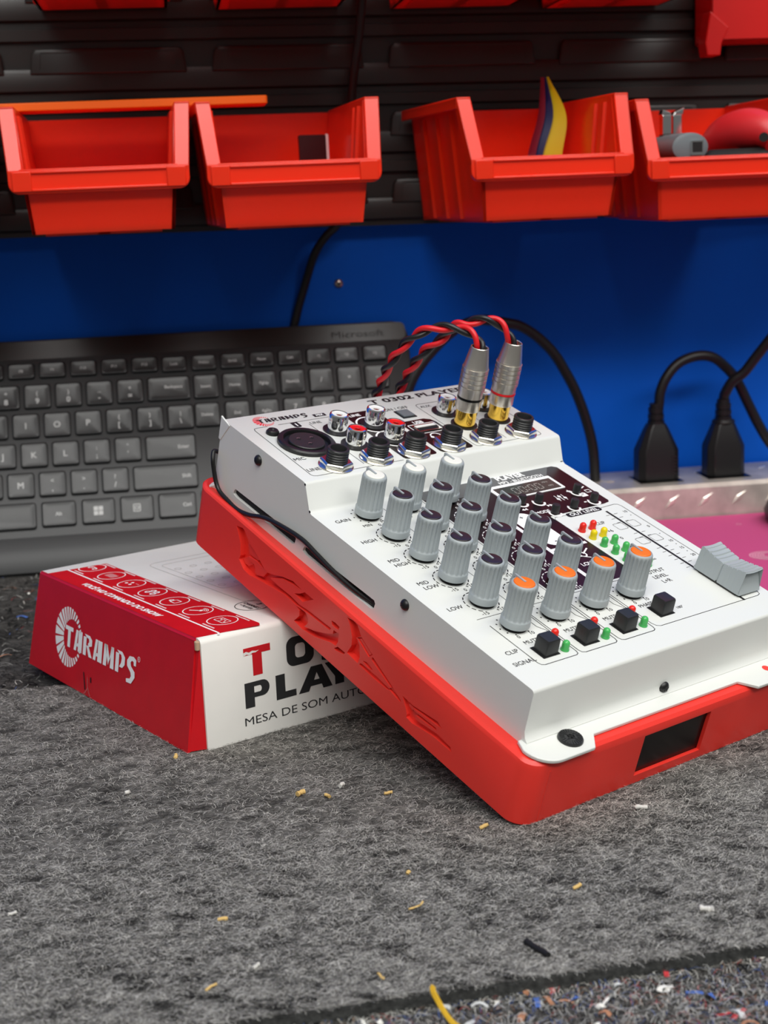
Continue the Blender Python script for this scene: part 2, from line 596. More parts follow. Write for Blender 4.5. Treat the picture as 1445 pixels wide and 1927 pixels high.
# ------------------------------------------------------------------ power ledge of diamond plate, magenta pad, mouse
root = empty('power_ledge', Matrix.Translation((0.25, 0.4715, UNDER)), 'diamond-plate aluminium ledge along the foot of the blue wall holding both plugs', 'power ledge')
b = MB('alu')
x0, x1, y0, y1, z1 = -0.19, 0.35, -0.0295, 0.0292, 0.0240
b.loft([[(x0, y0, 0), (x0, y1, 0), (x0, y1, z1), (x0, y0 + 0.0025, z1), (x0, y0, z1 - 0.0025)], [(x1, y0, 0), (x1, y1, 0), (x1, y1, z1), (x1, y0 + 0.0025, z1), (x1, y0, z1 - 0.0025)]])
b.build('ledge_body', root, smooth=30)
b = MB('alu_bar')
bt = MB('alu_bar')
for i in range(24):
    xx = x0 + 0.012 + i * 0.0225
    for zc, yc, up in ((0.0135, None, 1), (None, 0.012, 0)):
        s = 1 if (i + up) % 2 else -1
        Lh, wd = 0.0068, 0.0021
        if up:
            s = 1
            Fm = Matrix.Translation((xx, y0, zc)) @ Matrix.Rotation(PI / 2, 4, 'X') @ Matrix.Rotation(s * 0.72, 4, 'Z')
        else:
            Fm = Matrix.Translation((xx + 0.01, yc - 0.012 + 0.012 * (i % 2), z1)) @ Matrix.Rotation(s * 0.8, 4, 'Z')
        (b if up else bt).loft([[(-Lh, 0, 0), (0, -wd, 0), (Lh, 0, 0), (0, wd, 0)], [(-Lh * .7, 0, .0007), (0, -wd * .5, .0007), (Lh * .7, 0, .0007), (0, wd * .5, .0007)]], 0, Fm)
b.build('front_diamond_bars', root, smooth=0)
bt.build('top_diamond_bars', root, smooth=0)
b = MB('gloss_black')
for xx in (-0.045, 0.0012):
    b.box(xx - 0.0145, xx + 0.0145, -0.0165, 0.0105, z1, z1 + 0.0004)
b.build('outlet_face', root, smooth=0)

root = empty('mouse_pad', Matrix.Translation((0.30, 0.345, UNDER)), 'magenta mouse pad with pale ring print behind the mixer', 'mouse pad')
b = MB('pad')
b.prism(rrect(-0.135, 0.14, -0.108, 0.0945, 0.006), 0, 0.003)
b.build('pad_sheet', root, smooth=30, bevel=0.0006)
b = MB('pad_print')
Fp = Matrix.Translation((-0.30, -0.345, 0))
for k in range(6):
    r = 0.0102 - k * 0.0015
    b.ring(0.2262, 0.3315, r - 0.0008, r, 0.4 * k, 0.4 * k + 5.2, 36, 0.0031, 0, Fp)
b.ring(0.2404, 0.4118, 0.0012, 0.0017, 0, 2 * PI, 20, 0.0031, 0, Fp)
b.build('ring_print', root, smooth=0)

root = empty('computer_mouse', Matrix.Translation((0.2925, 0.384, UNDER + 0.003)) @ Matrix.Rotation(0.25, 4, 'Z'), 'dark computer mouse on the magenta pad at the right edge', 'computer mouse')
b = MB(['mouse'])
rings = []
for zf, sc in ((0, 0.9), (0.1, 0.98), (0.3, 1.0), (0.55, 0.93), (0.78, 0.74), (0.93, 0.48), (1.0, 0.16)):
    ring = []
    for i in range(36):
        a = 2 * PI * i / 36
        cx, cy = math.cos(a), math.sin(a)
        x = 0.033 * sc * math.copysign(abs(cx) ** 0.75, cx)
        y = 0.052 * sc * math.copysign(abs(cy) ** 0.85, cy)
        ring.append((x, y, zf * 0.030 * (1 - 0.25 * (y / 0.052) ** 2)))
    rings.append(ring)
b.loft(rings)
b.build('mouse_shell', root, smooth=60)
b = MB('black')
b.lathe([(0.0075, -0.003), (0.0085, -0.001), (0.0085, 0.001), (0.0075, 0.003)], n=24, F=Matrix.Translation((0, 0.027, 0.0195)) @ Matrix.Rotation(PI / 2, 4, 'Y'))
b.build('scroll_wheel', root)


# ------------------------------------------------------------------ power plugs with cords
def power_plug(cx, cy, w, path, label, ridges):
    root = empty('power_plug', Matrix.Translation((cx, cy, UNDER + 0.0244)), label, 'power plug')
    F = Matrix.Translation((-cx, -cy, -(UNDER + 0.0244)))
    b = MB('black')

    def rg(hw, hd, z, ch):
        return [(hw - ch, hd, z), (-hw + ch, hd, z), (-hw, hd - ch, z), (-hw, -hd + ch, z), (-hw + ch, -hd, z), (hw - ch, -hd, z), (hw, -hd + ch, z), (hw, hd - ch, z)]
    hw = w / 2
    b.loft([rg(hw, 0.0095, 0, .004), rg(hw * .99, 0.0095, 0.0195, .004), rg(hw * .56, 0.0062, 0.0335, .0028), rg(hw * .42, 0.0055, 0.037, .0026)])
    b.build('plug_body', root, smooth=25, bevel=0.0005)
    b = MB('black')
    for k in range(3):
        b.lathe([(0.0056 - .0003 * k, 0.0355 + k * .0042), (0.0056 - .0003 * k, 0.0388 + k * .0042)], n=20)
    b.lathe([(0.0044, 0.0365), (0.0042, 0.050)], n=20)
    if ridges:
        for k in range(6):
            b.box(hw * .55, hw * .82, -0.0099, -0.009, 0.004 + k * .0022, 0.0051 + k * .0022)
    else:
        b.lathe([(0.0070, 0.034), (0.0078, 0.0352), (0.0070, 0.0364)], n=20)
    b.build('strain_relief', root, smooth=30)
    b = MB('cable_black', 1.0, F)
    b.tube(catmull(path, 6), 0.0034, 12)
    b.build('cord', root, smooth=60)
    return root


power_plug(0.2052, 0.4685, 0.0275, [(.2056, .468, .060), (.2071, .468, .0691), (.2081, .468, .0772), (.2124, .468, .0869), (.2208, .4685, .0954), (.233, .469, .0992), (.2444, .470, .0976), (.2549, .473, .0898), (.2635, .476, .0801), (.2724, .477, .0631), (.2793, .477, .0497), (.288, .477, .036), (.300, .476, .0236)],
           'left black power plug on the ledge, cord looping over to the right', True)
power_plug(0.2512, 0.4685, 0.0258, [(.2512, .468, .060), (.2513, .468, .0701), (.2515, .465, .075), (.255, .462, .0824), (.2613, .459, .0878), (.2674, .456, .0968), (.2726, .453, .1048), (.2778, .450, .1128), (.292, .444, .135), (.31, .436, .163)],
           'right black power plug on the ledge, cord rising out of the frame', False)

b = MB('cable_black')
b.tube(catmull([(.030, .4480, .0236), (.030, .450, .052), (.0366, .455, .0816), (.0479, .4567, .1042), (.0692, .4583, .1245), (.0868, .460, .1308), (.106, .4617, .1279), (.1154, .4633, .1249), (.1261, .465, .1176), (.1367, .4667, .1067), (.1444, .4683, .0946), (.1521, .470, .0799), (.1592, .4717, .0607), (.1639, .4733, .0415), (.1656, .475, .0198)], 8), 0.0034, 12)
o = b.build('power_cable', smooth=60)
tag(o, 'black cable arching behind the mixer down to the aluminium ledge', 'cable')
b = MB('cable_black')
b.tube(catmull([(.026, .458, .36), (.0216, .460, .3245), (.0195, .4628, .3067), (.0164, .4656, .2886), (.0142, .4720, .2672), (.0140, .475, .2328), (.0118, .478, .2075), (.0030, .482, .1935), (-.0045, .4855, .1862), (-.0116, .491, .1753), (-.0181, .4990, .1557), (-.0243, .5030, .1357), (-.027, .5031, .1187), (-.028, .5031, .06), (-.028, .5031, .0)], 8), 0.0027, 12)
o = b.build('hanging_cable', smooth=60)
tag(o, 'black cable hanging down the wall behind the second red bin and the keyboard', 'cable')

root = empty('wall_screw', Matrix.Translation((0.0045, WALL_Y, 0.1555)) @ Matrix.Rotation(PI / 2, 4, 'X'), 'small zinc screw in the blue wall above the keyboard', 'screw')
b = MB(['zinc', 'black_matte'])
b.lathe([(0.0030, 0), (0.0030, 0.0006), (0.0024, 0.0014), (0.0010, 0.0018), (0.0008, 0.0010)], n=20)
b.box(-0.0008, 0.0008, -0.0008, 0.0008, 0.0009, 0.0017, 1)
b.build('screw_head', root)

# ------------------------------------------------------------------ keyboard
KB = Matrix.Translation((-0.1901, 0.4766, 0.0974)) @ Matrix.Rotation(1.09336, 4, 'X')
root = empty('keyboard', KB @ Matrix.Translation((0.014, -0.1147, -0.006)), 'dark gray full-size keyboard standing tilted against the blue wall', 'keyboard')
FK = Matrix.Translation((-14, 114.7, 6))
b = MB('kb_body', MM, FK)
outl = rrect(-207, 236.5, -114.2, 38.5, 11, 8)
b.loft([[(x, y, -6.0 + (0 if y > -90 else -3)) for x, y in outl], [(x, y, -3.0) for x, y in outl], [(x * 1.0 - (1 if x > 0 else -1) * 1.0, y - (1 if y > 0 else -1) * 1.0, -2.2 + (0 if y > -96 else 0.6)) for x, y in outl]])
b.build('keyboard_case', root, smooth=40)
b = MB('kb_body', MM, FK)
prof = [(-113.6, -2.6), (-112.5, 0.4), (-106, 2.0), (-98, 1.2), (-90, -1.6), (-90, -2.8)]
b.loft([[(-200, y, z) for y, z in prof], [(229, y, z) for y, z in prof]])
b.build('palm_rest', root, smooth=50)
b = MB('kb_top', MM, FK)
b.prism(rrect(-205.5, 235.0, 25.2, 37.2, 4), -2.2, -1.9)
b.build('top_strip', root, smooth=0)
b = MB('brand', MM, FK)
b.text('Microsoft', 204, 30.5, 4.4, 34, z=-1.8)
b.build('maker_print', root, smooth=0)


def key_mesh(w, h):
    b = MB('key', MM)
    r = 1.6
    rings = []
    for ins, z in ((0, -2.4), (0, -0.5), (0.35, -0.1), (1.0, 0.0)):
        rings.append([(x, y, z) for x, y in rrect(-w / 2 + ins, w / 2 - ins, -h / 2 + ins, h / 2 - ins, r, 4)])
    b.loft(rings, cap1=False)
    n_ = len(rings[-1])
    c = MB('key')
    inner = [(x, y, -0.35) for x, y in rrect(-w / 2 + 3.2, w / 2 - 3.2, -h / 2 + 3.0, h / 2 - 3.0, 1.4, 4)]
    b.loft([rings[-1], inner], cap0=False)
    return b


_keys = {}


def key(u, v, w, h, legend=None, lh=2.6, dx=0, dy=0, second=None):
    k = (w, h)
    if k not in _keys:
        o = key_mesh(w, h).build('key', root, smooth=50)
        _keys[k] = o
    else:
        o = dup(_keys[k], root)
    o.location = ((u - 14) * MM, (v + 114.7) * MM, 6 * MM)
    if legend:
        b = MB('legend', MM)
        b.text(legend, dx, dy, lh, bold=0.02, z=-0.25)
        if second:
            b.text(second, dx, dy + 5.0, lh * 0.8, bold=0.015, z=-0.25)
        b.build('legend', o, smooth=0)
    return o


KS = 16.3
for i, (ch, sh) in enumerate(zip('`1234567890-=', '~!@#$%^&*()_+')):
    key((i - 9) * 19.0, 0, KS, 15.8, ch, 3.4, 0, -3.0, sh)
key(81.1, 0.2, 26.6, 15.8, 'Backspace', 1.9, 3, 1)
for i, ch in enumerate('QWERTYUIOP[]\\'):
    u = -7.7 + (i - 7) * 19.0
    sec = {'[': '{', ']': '}', '\\': '|'}.get(ch)
    key(u, -19.1, KS, 15.8, ch, 3.8 if not sec else 3.2, 0, 0 if not sec else -2.6, sec)
key(-168, -19.1, 24, 15.8, 'Tab', 2.2)
for i, ch in enumerate("ASDFGHJKL;'"):
    u = -3.4 + (i - 7) * 19.0
    sec = {';': ':', "'": '"'}.get(ch)
    key(u, -38.2, KS, 15.8, ch, 3.8 if not sec else 3.2, 0, 0 if not sec else -2.8, sec)
key(79.9, -38.6, 31, 15.8, 'Enter', 2.2, 8, 0)
key(-163, -38.2, 29, 15.8, 'Caps', 2.2)
for i, ch in enumerate('ZXCVBNM,./'):
    u = -12.1 + (i - 6) * 19.0
    sec = {',': '<', '.': '>', '/': '?'}.get(ch)
    key(u, -57.3, KS, 15.8, ch, 3.8 if not sec else 3.2, 0, 0 if not sec else -3.0, sec)
key(75.6, -57.6, 39.6, 15.8, 'Shift', 2.2, 13, 0)
key(-160, -57.3, 38, 15.8, 'Shift', 2.2)
key(9.9, -76.6, 20.6, 15.8, 'Alt', 2.2)
key(33.7, -76.6, 20.0, 15.8)
key(57.0, -76.4, 20.2, 15.8)
key(81.6, -76.2, 23.0, 15.8, 'Ctrl', 2.2, 6, 0)
key(-52.6, -76.9, 98, 16.6)
for u, s in ((-176, 'Ctrl'), (-152, 'Win'), (-128, 'Alt')):
    key(u - 2, -76.6, 20.5, 15.8, s, 2.2)
# small window-pane and menu signs
b = MB('legend', MM, FK)
for dx in (-1.5, 1.5):
    for dy in (-1.5, 1.5):
        b.flat(rrect(33.7 + dx - 1.3, 33.7 + dx + 1.3, -76.4 + dy - 1.3, -76.4 + dy + 1.3, 0.2), -0.25)
for q in rrect(55.0, 59.0, -78.4, -74.0, 0.4), rrect(55.9, 58.1, -77.0, -75.4, 0.2):
    b.ribbon(q, 0.5, -0.25, closed=True)
b.build('key_signs', root, smooth=0)
for i, s in enumerate(['Esc', 'F1', 'F2', 'F3', 'F4', 'F5', 'F6', 'F7', 'F8', 'F9', 'F10', 'F11', 'F12']):
    key(-9.2 + (i - 8) * 19.05 + (0 if i else -4), 17.1, KS, 10.2, s, 1.8)
for u, s in ((85.4, 'Lock'), (104.1, 'PrtScn'), (122.3, 'ScrLk'), (140.7, 'Pause'), (158.9, 'Calc'), (177.1, '<|'), (195.2, '<))'), (213.4, '>||')):
    key(u, 16.4, 15.6, 10.2, s, 1.7)
for u, s in ((104.3, 'Insert'), (122.5, 'Home'), (141.0, 'PgUp'), (159.3, 'NumLk'), (177.5, '/'), (195.5, '*'), (213.2, '-')):
    key(u, 0.2, 15.6, 15.8, s, 3.0 if len(s) == 1 else 1.9)
for u, s in ((104.0, 'Delete'), (122.9, 'End'), (141.3, 'PgDn'), (159.7, '7'), (177.7, '8'), (195.5, '9')):
    key(u, -18.6, 15.6, 15.8, s, 3.2 if len(s) == 1 else 1.9, 0, 1.8 if len(s) == 1 else 0)
key(213.4, -28.0, 15.6, 34.5, '+', 3.0)
for r_, row in enumerate(('456', '123')):
    for i, s in enumerate(row):
        key(159.7 + i * 18, -37.6 - r_ * 19, 15.6, 15.8, s, 3.2, 0, 1.8)
key(168.7, -75.8, 33.6, 15.8, '0', 3.2)
key(195.7, -75.8, 15.6, 15.8, '.', 3.2)
key(213.4, -66.2, 15.6, 34.5, 'Enter', 1.9)
for u, v in ((104.3, -76), (122.9, -76), (141.3, -76), (122.9, -57)):
    key(u, v, 15.6, 15.8, '^', 2.4)

# ------------------------------------------------------------------ louvred panel and bins
root = empty('louvre_panel', Matrix.Translation((0.04, 0.501, 0.1915)) @ Matrix.Rotation(0.010, 4, 'Y'), 'black plastic louvred panel on the blue wall carrying the red bins', 'bin panel')
b = MB('panel_black')
b.box(-0.42, 0.46, -0.008, 0.0049, 0.0, 0.230)
rows = [0.0015 + 0.0411 * k for k in range(6)]
for z in rows[:5]:
    pr = [(-0.0075, z + 0.0015), (-0.0112, z + 0.003), (-0.0118, z + 0.0135), (-0.0110, z + 0.0155), (-0.0075, z + 0.0158)]
    b.loft([[(-0.42, y, zz) for y, zz in pr], [(0.46, y, zz) for y, zz in pr]])
    pr = [(-0.0075, z + 0.031), (-0.0115, z + 0.032), (-0.0115, z + 0.0385), (-0.0075, z + 0.0392)]
    b.loft([[(-0.42, y, zz) for y, zz in pr], [(0.46, y, zz) for y, zz in pr]])
b.build('back_plate', root, smooth=30)
tab0 = None
for r_, z in enumerate(rows[:5]):
    for k in range(8):
        xc = -0.132 + (k - 2) * 0.109 - 0.04
        if tab0 is None:
            b = MB('panel_black')
            q = [(-0.047, -0.003), (0.047, -0.003), (0.0455, 0.009), (0.0435, 0.0118), (-0.0435, 0.0118), (-0.0455, 0.009)]
            b.loft([[(x, -0.0075, zz) for x, zz in q], [(x, -0.0122, zz) for x, zz in q], [(x * .97, -0.0130, zz * .93) for x, zz in q]])
            b.ribbon([(-0.041, 0.0), (-0.040, 0.0095), (0.040, 0.0095), (0.041, 0.0)], 0.0006, 0.0, 0, Matrix.Translation((0, -0.0132, 0)) @ Matrix.Rotation(PI / 2, 4, 'X'))
            tab0 = b.build('louvre_tab', root, smooth=30, bevel=0.0006)
            o = tab0
        else:
            o = dup(tab0, root)
        o.location = (xc, 0, z + 0.0155)

BD, BDT, BDB = 0.1347, 0.119, 0.1235
WT, WL, WB = 0.0500, 0.0470, 0.0376
BH, BLT, BLB = 0.0653, 0.0333, 0.0211


def build_bin(root):
    t = 0.0018

    def hw(z):
        return WB + (WT - 0.0065 - WB) * (z / BH)
    b = MB('bin_red')
    prof = [(0.0, 0.0), (BDB, 0.0), (BD - 0.006, BLB), (BD - 0.005, BLT - 0.004), (BDT - 0.004, BH), (0.0, BH)]
    for s in (-1, 1):
        out = [(s * hw(z), -d, z) for d, z in prof]
        inn = [(s * (hw(z) - t), -d, z) for d, z in prof]
        b.loft([out, inn] if s > 0 else [inn, out])
        for d0 in (0.018, 0.046, 0.074):                        # moulded ribs on the side walls
            r = []
            for z in (0.001, BH - 0.006):
                h0 = hw(z)
                r.append([(s * (h0 - .0002), -d0, z), (s * (h0 + .0014), -d0 - .002, z), (s * (h0 + .0014), -d0 - .011, z), (s * (h0 - .0002), -d0 - .013, z)])
            b.loft(r)
        for d0 in (0.088, 0.1015):                              # ribs seen inside the mouth
            r = []
            for z in (0.012, BH - 0.003):
                h0 = hw(z) - t
                r.append([(s * (h0 + .0002), -d0, z), (s * (h0 - .0016), -d0 - .001, z), (s * (h0 - .0016), -d0 - .007, z), (s * (h0 + .0002), -d0 - .008, z)])
            b.loft(r)
    b.box(-WB, WB, -BDB, 0, 0, t)
    b.loft([[(-hw(0), 0, 0), (hw(0), 0, 0), (hw(0), -t, 0), (-hw(0), -t, 0)], [(-hw(BH), 0, BH), (hw(BH), 0, BH), (hw(BH), -t, BH), (-hw(BH), -t, BH)]])
    z1 = BLT - 0.003
    b.loft([[(-hw(0), -BDB, 0), (hw(0), -BDB, 0), (hw(0), -BDB + t, 0), (-hw(0), -BDB + t, 0)], [(-hw(BLB), -BD + .006, BLB), (hw(BLB), -BD + .006, BLB), (hw(BLB), -BD + .006 + t, BLB), (-hw(BLB), -BD + .006 + t, BLB)],
            [(-hw(z1), -BD + .005, z1), (hw(z1), -BD + .005, z1), (hw(z1), -BD + .005 + t, z1), (-hw(z1), -BD + .005 + t, z1)]])
    for s in (-0.45, 0.45):
        b.box(s * WB - 0.02 if s > 0 else s * WB - 0.014, s * WB + 0.014 if s > 0 else s * WB + 0.02, -BDB + 0.004, -0.012, -0.0012, 0.0001)
    b.build('bin_shell', root, smooth=30)
    # rim: slanted flanges, top flanges and a lip with a label recess
    b = MB('bin_red')
    for s in (-1, 1):
        P0 = (WT - 0.0078, -0.002, BH)
        # slanted flange, facing forward
        a0, a1 = (-BDT, BH + 0.0012), (-BD, BLT - 0.002)
        dd = Vector((a1[0] - a0[0], a1[1] - a0[1])).normalized()
        nn = Vector((dd[1], -dd[0])) * 0.003
        if nn[0] > 0:
            nn = -nn
        for xo0, xo1, xi0, xi1 in ((WT, WL, WT - 0.0082, WL - 0.0078),):
            q = [[(s * xi0, a0[0], a0[1]), (s * xo0, a0[0], a0[1]), (s * xo0, a0[0] - nn[0] + .0, a0[1] - nn[1]), (s * xi0, a0[0] - nn[0], a0[1] - nn[1])],
                 [(s * xi1, a1[0], a1[1]), (s * xo1, a1[0], a1[1]), (s * xo1, a1[0] - nn[0], a1[1] - nn[1]), (s * xi1, a1[0] - nn[0], a1[1] - nn[1])]]
            b.loft(q if s > 0 else [r[::-1] for r in q])
        # thin outer skirt of the flange
        q = [[(s * (WT - .001), a0[0], a0[1]), (s * WT, a0[0], a0[1]), (s * WT, a0[0] + .006, a0[1]), (s * (WT - .001), a0[0] + .006, a0[1])],
             [(s * (WL - .001), a1[0], a1[1]), (s * WL, a1[0], a1[1]), (s * WL, a1[0] + .006, a1[1] - .001), (s * (WL - .001), a1[0] + .006, a1[1] - .001)]]
        b.loft(q if s > 0 else [r[::-1] for r in q])
        # top flange
        x0_, x1_ = sorted((s * (WT - 0.0082), s * WT))
        b.box(x0_, x1_, -BDT - .0005, -0.001, BH - 0.0010, BH + 0.0012)
        b.box(x0_ if s < 0 else x1_ - .0012, x0_ + .0012 if s < 0 else x1_, -BDT, -0.001, BH - 0.005, BH)
    # lip
    fr = Matrix.Translation((0, -BD, 0)) @ Matrix.Rotation(PI / 2, 4, 'X')
    zt, zb = BLT, BLB
    r = 0.0055
    lip = []
    for i in range(7):
        a = PI + PI / 2 * i / 6
        lip.append((-WL + r + r * math.cos(a), zb + r + r * math.sin(a)))
    lip += [(-x, y) for x, y in reversed(lip)]
    lip += [(WL, zt), (-WL, zt)]
    b.prism(lip, -0.0045, 0.0, 0, fr)
    for x0_, x1_, z0_, z1_ in ((-WL + .012, WL - .012, zb + .0011, zb + .0026), (-WL + .012, WL - .012, zt - .0020, zt - .0006), (-WL + .002, -WL + .012, zb + .0011, zt - .0006), (WL - .012, WL - .002, zb + .0011, zt - .0006)):
        b.box(x0_, x1_, -BD - 0.0011, -BD + .0005, z0_, z1_)
    b.box(-WL + .006, WL - .006, -BD, -BD + .005, zt - .0004, zt + .0006)
    b.build('rim', root, smooth=30, bevel=0.0006)
    b = MB('bin_red')
    for s in (-1, 1):
        x0_, x1_ = sorted((s * 0.018, s * 0.030))
        b.box(x0_, x1_, -0.0005, 0.0022, BH - 0.014, BH - 0.002)
    b.build('hook', root, smooth=0)
    return root


BINW = []
spec = [(-0.1396, 0.0297, 0.0, 'leftmost red bin of the lower row, empty, under the orange ruler'),
        (-0.0408, 0.0609, -0.0009, 'red bin of the lower row holding a dark card'),
        (0.0949, 0.1016, -0.0033, 'red bin of the lower row holding a curled yellow and navy sheet'),
        (0.2144, -0.0363, -0.0071, 'rightmost red bin of the lower row, full of cables and tools'),
        (0.3300, 0.0, -0.0085, 'red bin of the lower row just past the right picture edge'),  # out of view, added for the shadow it casts on the wall
        (-0.2480, 0.0, 0.001, 'red bin of the lower row just past the left picture edge')]  # also unseen, added to darken the left part of the wall
first = None
for (x, a, dz, lab) in spec:
    mw = Matrix.Translation((x, 0.4868 - 0.039 * abs(math.sin(a)), 0.1975 + dz)) @ Matrix.Rotation(a, 4, 'Z')
    r = empty('storage_bin', mw, lab, 'storage bin', 'red bins on the black panel')
    BINW.append(mw)
    if first is None:
        first = build_bin(r)
    else:
        for ch in list(first.children):
            dup(ch, r)
for (x, lab) in ((-0.1310, 'red bin of the upper row, first from the left, cut by the top edge'),
                 (-0.0270, 'red bin of the upper row, second from the left, cut by the top edge'),
                 (0.0800, 'red bin of the upper row, third from the left, above the yellow sheet'),
                 (0.1760, 'red bin of the upper row next to the large deep red bin')):
    dz = -0.0205 * (x + 0.1396)
    mw = Matrix.Translation((x, 0.4866, 0.1975 + 0.1290 + dz))
    r = empty('storage_bin', mw, lab, 'storage bin', 'red bins on the black panel')
    for ch in list(first.children):
        dup(ch, r)

# large bin at the upper right
root = empty('large_storage_bin', Matrix.Translation((0.3005, 0.4868, 0.2945)), 'large deep red bin with a corner foot at the upper right edge', 'storage bin')
b = MB('bin_dark_red')
fx0, fx1, fy = -0.0665, 0.075, -0.030
b.box(fx0 + 0.003, fx1, fy, fy + 0.002, 0, 0.10)
b.box(fx0 + 0.003, fx0 + 0.005, fy, -0.001, 0, 0.10)
b.box(fx1 - 0.002, fx1, fy, -0.001, 0, 0.10)
b.box(fx0 + 0.003, fx1, -0.003, -0.001, 0, 0.10)
b.box(fx0 + 0.003, fx1, fy, -0.001, 0, 0.002)
b.build('bin_shell', root, smooth=0, bevel=0.0008)
b = MB('bin_dark_red')
b.loft([[(fx0, fy - .002, -0.0085), (fx0 + .0085, fy - .002, -0.0085), (fx0 + .0085, fy + .012, -0.0085), (fx0, fy + .012, -0.0085)],
        [(fx0 - .0012, fy - .002, -0.001), (fx0 + .0095, fy - .002, -0.001), (fx0 + .0095, fy + .012, -0.001), (fx0 - .0012, fy + .012, -0.001)],
        [(fx0 + .002, fy - .002, 0.018), (fx0 + .014, fy - .002, 0.008), (fx0 + .014, fy + .012, 0.008), (fx0 + .002, fy + .012, 0.018)]])
b.build('corner_foot', root, smooth=0, bevel=0.0008)

# things in and on the bins
root = empty('ruler', Matrix.Translation((-0.140, 0.4365, 0.2648)), 'flat orange ruler lying across the two left bins', 'ruler')
b = MB('ruler')
b.prism(rrect(-0.12, 0.0995, -0.0135, 0.0135, 0.002), 0, 0.0046)
b.build('ruler_blade', root, smooth=30, bevel=0.0006)

mw = BINW[1] @ Matrix.Translation((0.0235, -0.050, 0.0022)) @ Matrix.Rotation(0.15, 4, 'Z') @ Matrix.Rotation(-0.02, 4, 'X')
root = empty('card', mw, 'dark card with a white edge standing in the second bin', 'card')
b = MB('card_dark')
b.prism(rrect(-0.0085, 0.0080, 0.0, 0.048, 0.001), -0.0012, 0.0012, 0, Matrix.Rotation(PI / 2, 4, 'X'))
b.build('card_sheet', root, smooth=0)
b = MB('card_edge')
b.prism(rrect(0.0080, 0.0095, 0.0, 0.0482, 0.0005), -0.0013, 0.0013, 0, Matrix.Rotation(PI / 2, 4, 'X'))
b.build('white_edge', root, smooth=0)

mw = BINW[2] @ Matrix.Translation((0.0197, -0.060, 0.0022))
root = empty('curled_sheet', mw, 'curled yellow, navy and wine film sheet standing up in the third bin', 'plastic sheet')


def interp(tb, z):
    for (z0, a0), (z1, a1) in zip(tb[:-1], tb[1:]):
        if z <= z1:
            return a0 + (a1 - a0) * (z - z0) / (z1 - z0)
    return tb[-1][1]


def film(name, m_, left, right, dy):
    b = MB(m_)
    zs = [0.0, .033, .056, .078]
    rings = []
    lt = [(q.x, q.y) for q in catmull([(a * 1000, c, 0) for a, c in zip(zs, left)], 10)]
    rt = [(q.x, q.y) for q in catmull([(a * 1000, c, 0) for a, c in zip(zs, right)], 10)]
    for i in range(25):
        z = 0.078 * i / 24
        xl, xr = interp(lt, z * 1000) * MM, interp(rt, z * 1000) * MM
        rings.append([(xl, dy, z), (xr, dy - 0.003, z), (xr, dy - 0.0024, z), (xl, dy + 0.0006, z)])
    b.loft(rings)
    b.build(name, root, smooth=50)


film('yellow_film', 'yellow', [-5, 0, 7, 3.0], [7, 12, 15, 4.2], 0.0)
film('navy_film', 'navy', [-9, -4.4, 2.0, 2.0], [-4.9, .1, 7.1, 3.1], 0.0006)
film('wine_film', 'wine', [-13, -8, -1.0, 1.2], [-8.9, -4.3, 2.1, 2.1], 0.0012)

B4 = BINW[3]
mw = B4 @ Matrix.Translation((-0.020, -0.123, 0.0385)) @ Matrix.Rotation(0.25, 4, 'Z')
root = empty('usb_adapter', mw, 'gray handheld adapter with a square USB socket lying on the rightmost bin', 'adapter')
b = MB('usb_gray')
rings = []
for y, sx, sz in ((0.0, 0.0105, 0.0066), (-0.0015, 0.0115, 0.0078), (0.012, 0.0118, 0.0080), (0.03, 0.0100, 0.0070), (0.062, 0.0078, 0.0056), (0.066, 0.0062, 0.0042)):
    rings.append([(sx * math.cos(2 * PI * i / 28), y, 0.0008 + sz * math.sin(2 * PI * i / 28)) for i in range(28)])
rings[0] = [(x * 0.9, -0.0022, z * 0.9) for x, y, z in rings[0]]
b.loft([rings[0], rings[1]] + rings[2:])
b.build('adapter_body', root, smooth=50)
b = MB(['chrome', 'black_matte'])
b.box(-0.0005, 0.0072, -0.0035, 0.0, -0.0038, 0.0042, 0)
b.box(0.0003, 0.0064, -0.0037, -0.0030, -0.0022, 0.0034, 1)
b.build('usb_socket', root, smooth=0)

mw = B4 @ Matrix.Translation((-0.0145, -0.070, 0.012)) @ Matrix.Rotation(0.1, 4, 'Z')
root = empty('usb_plug', mw, 'black USB plug with silver twin tip standing in the rightmost bin', 'plug')
b = MB('black')
b.box(-0.0065, 0.0065, -0.004, 0.004, 0, 0.036)
b.build('plug_sleeve', root, smooth=0, bevel=0.001)
b = MB('chrome')
b.box(-.0062, -.0004, -.003, .003, .036, .0475)
b.box(.0004, .0060, -.003, .003, .036, .0475)
b.loft([[(-.0068, -.003, .0472), (-.0004, -.003, .0472), (-.0004, .003, .0472), (-.0068, .003, .0472)], [(-.0060, -.003, .0505), (-.0016, -.003, .0490), (-.0016, .003, .0490), (-.0060, .003, .0505)]])
b.loft([[(.0004, -.003, .0472), (.0068, -.003, .0472), (.0068, .003, .0472), (.0004, .003, .0472)], [(.0016, -.003, .0490), (.0076, -.003, .0515), (.0076, .003, .0515), (.0016, .003, .0490)]])
b.build('metal_tip', root, smooth=0, bevel=0.0005)

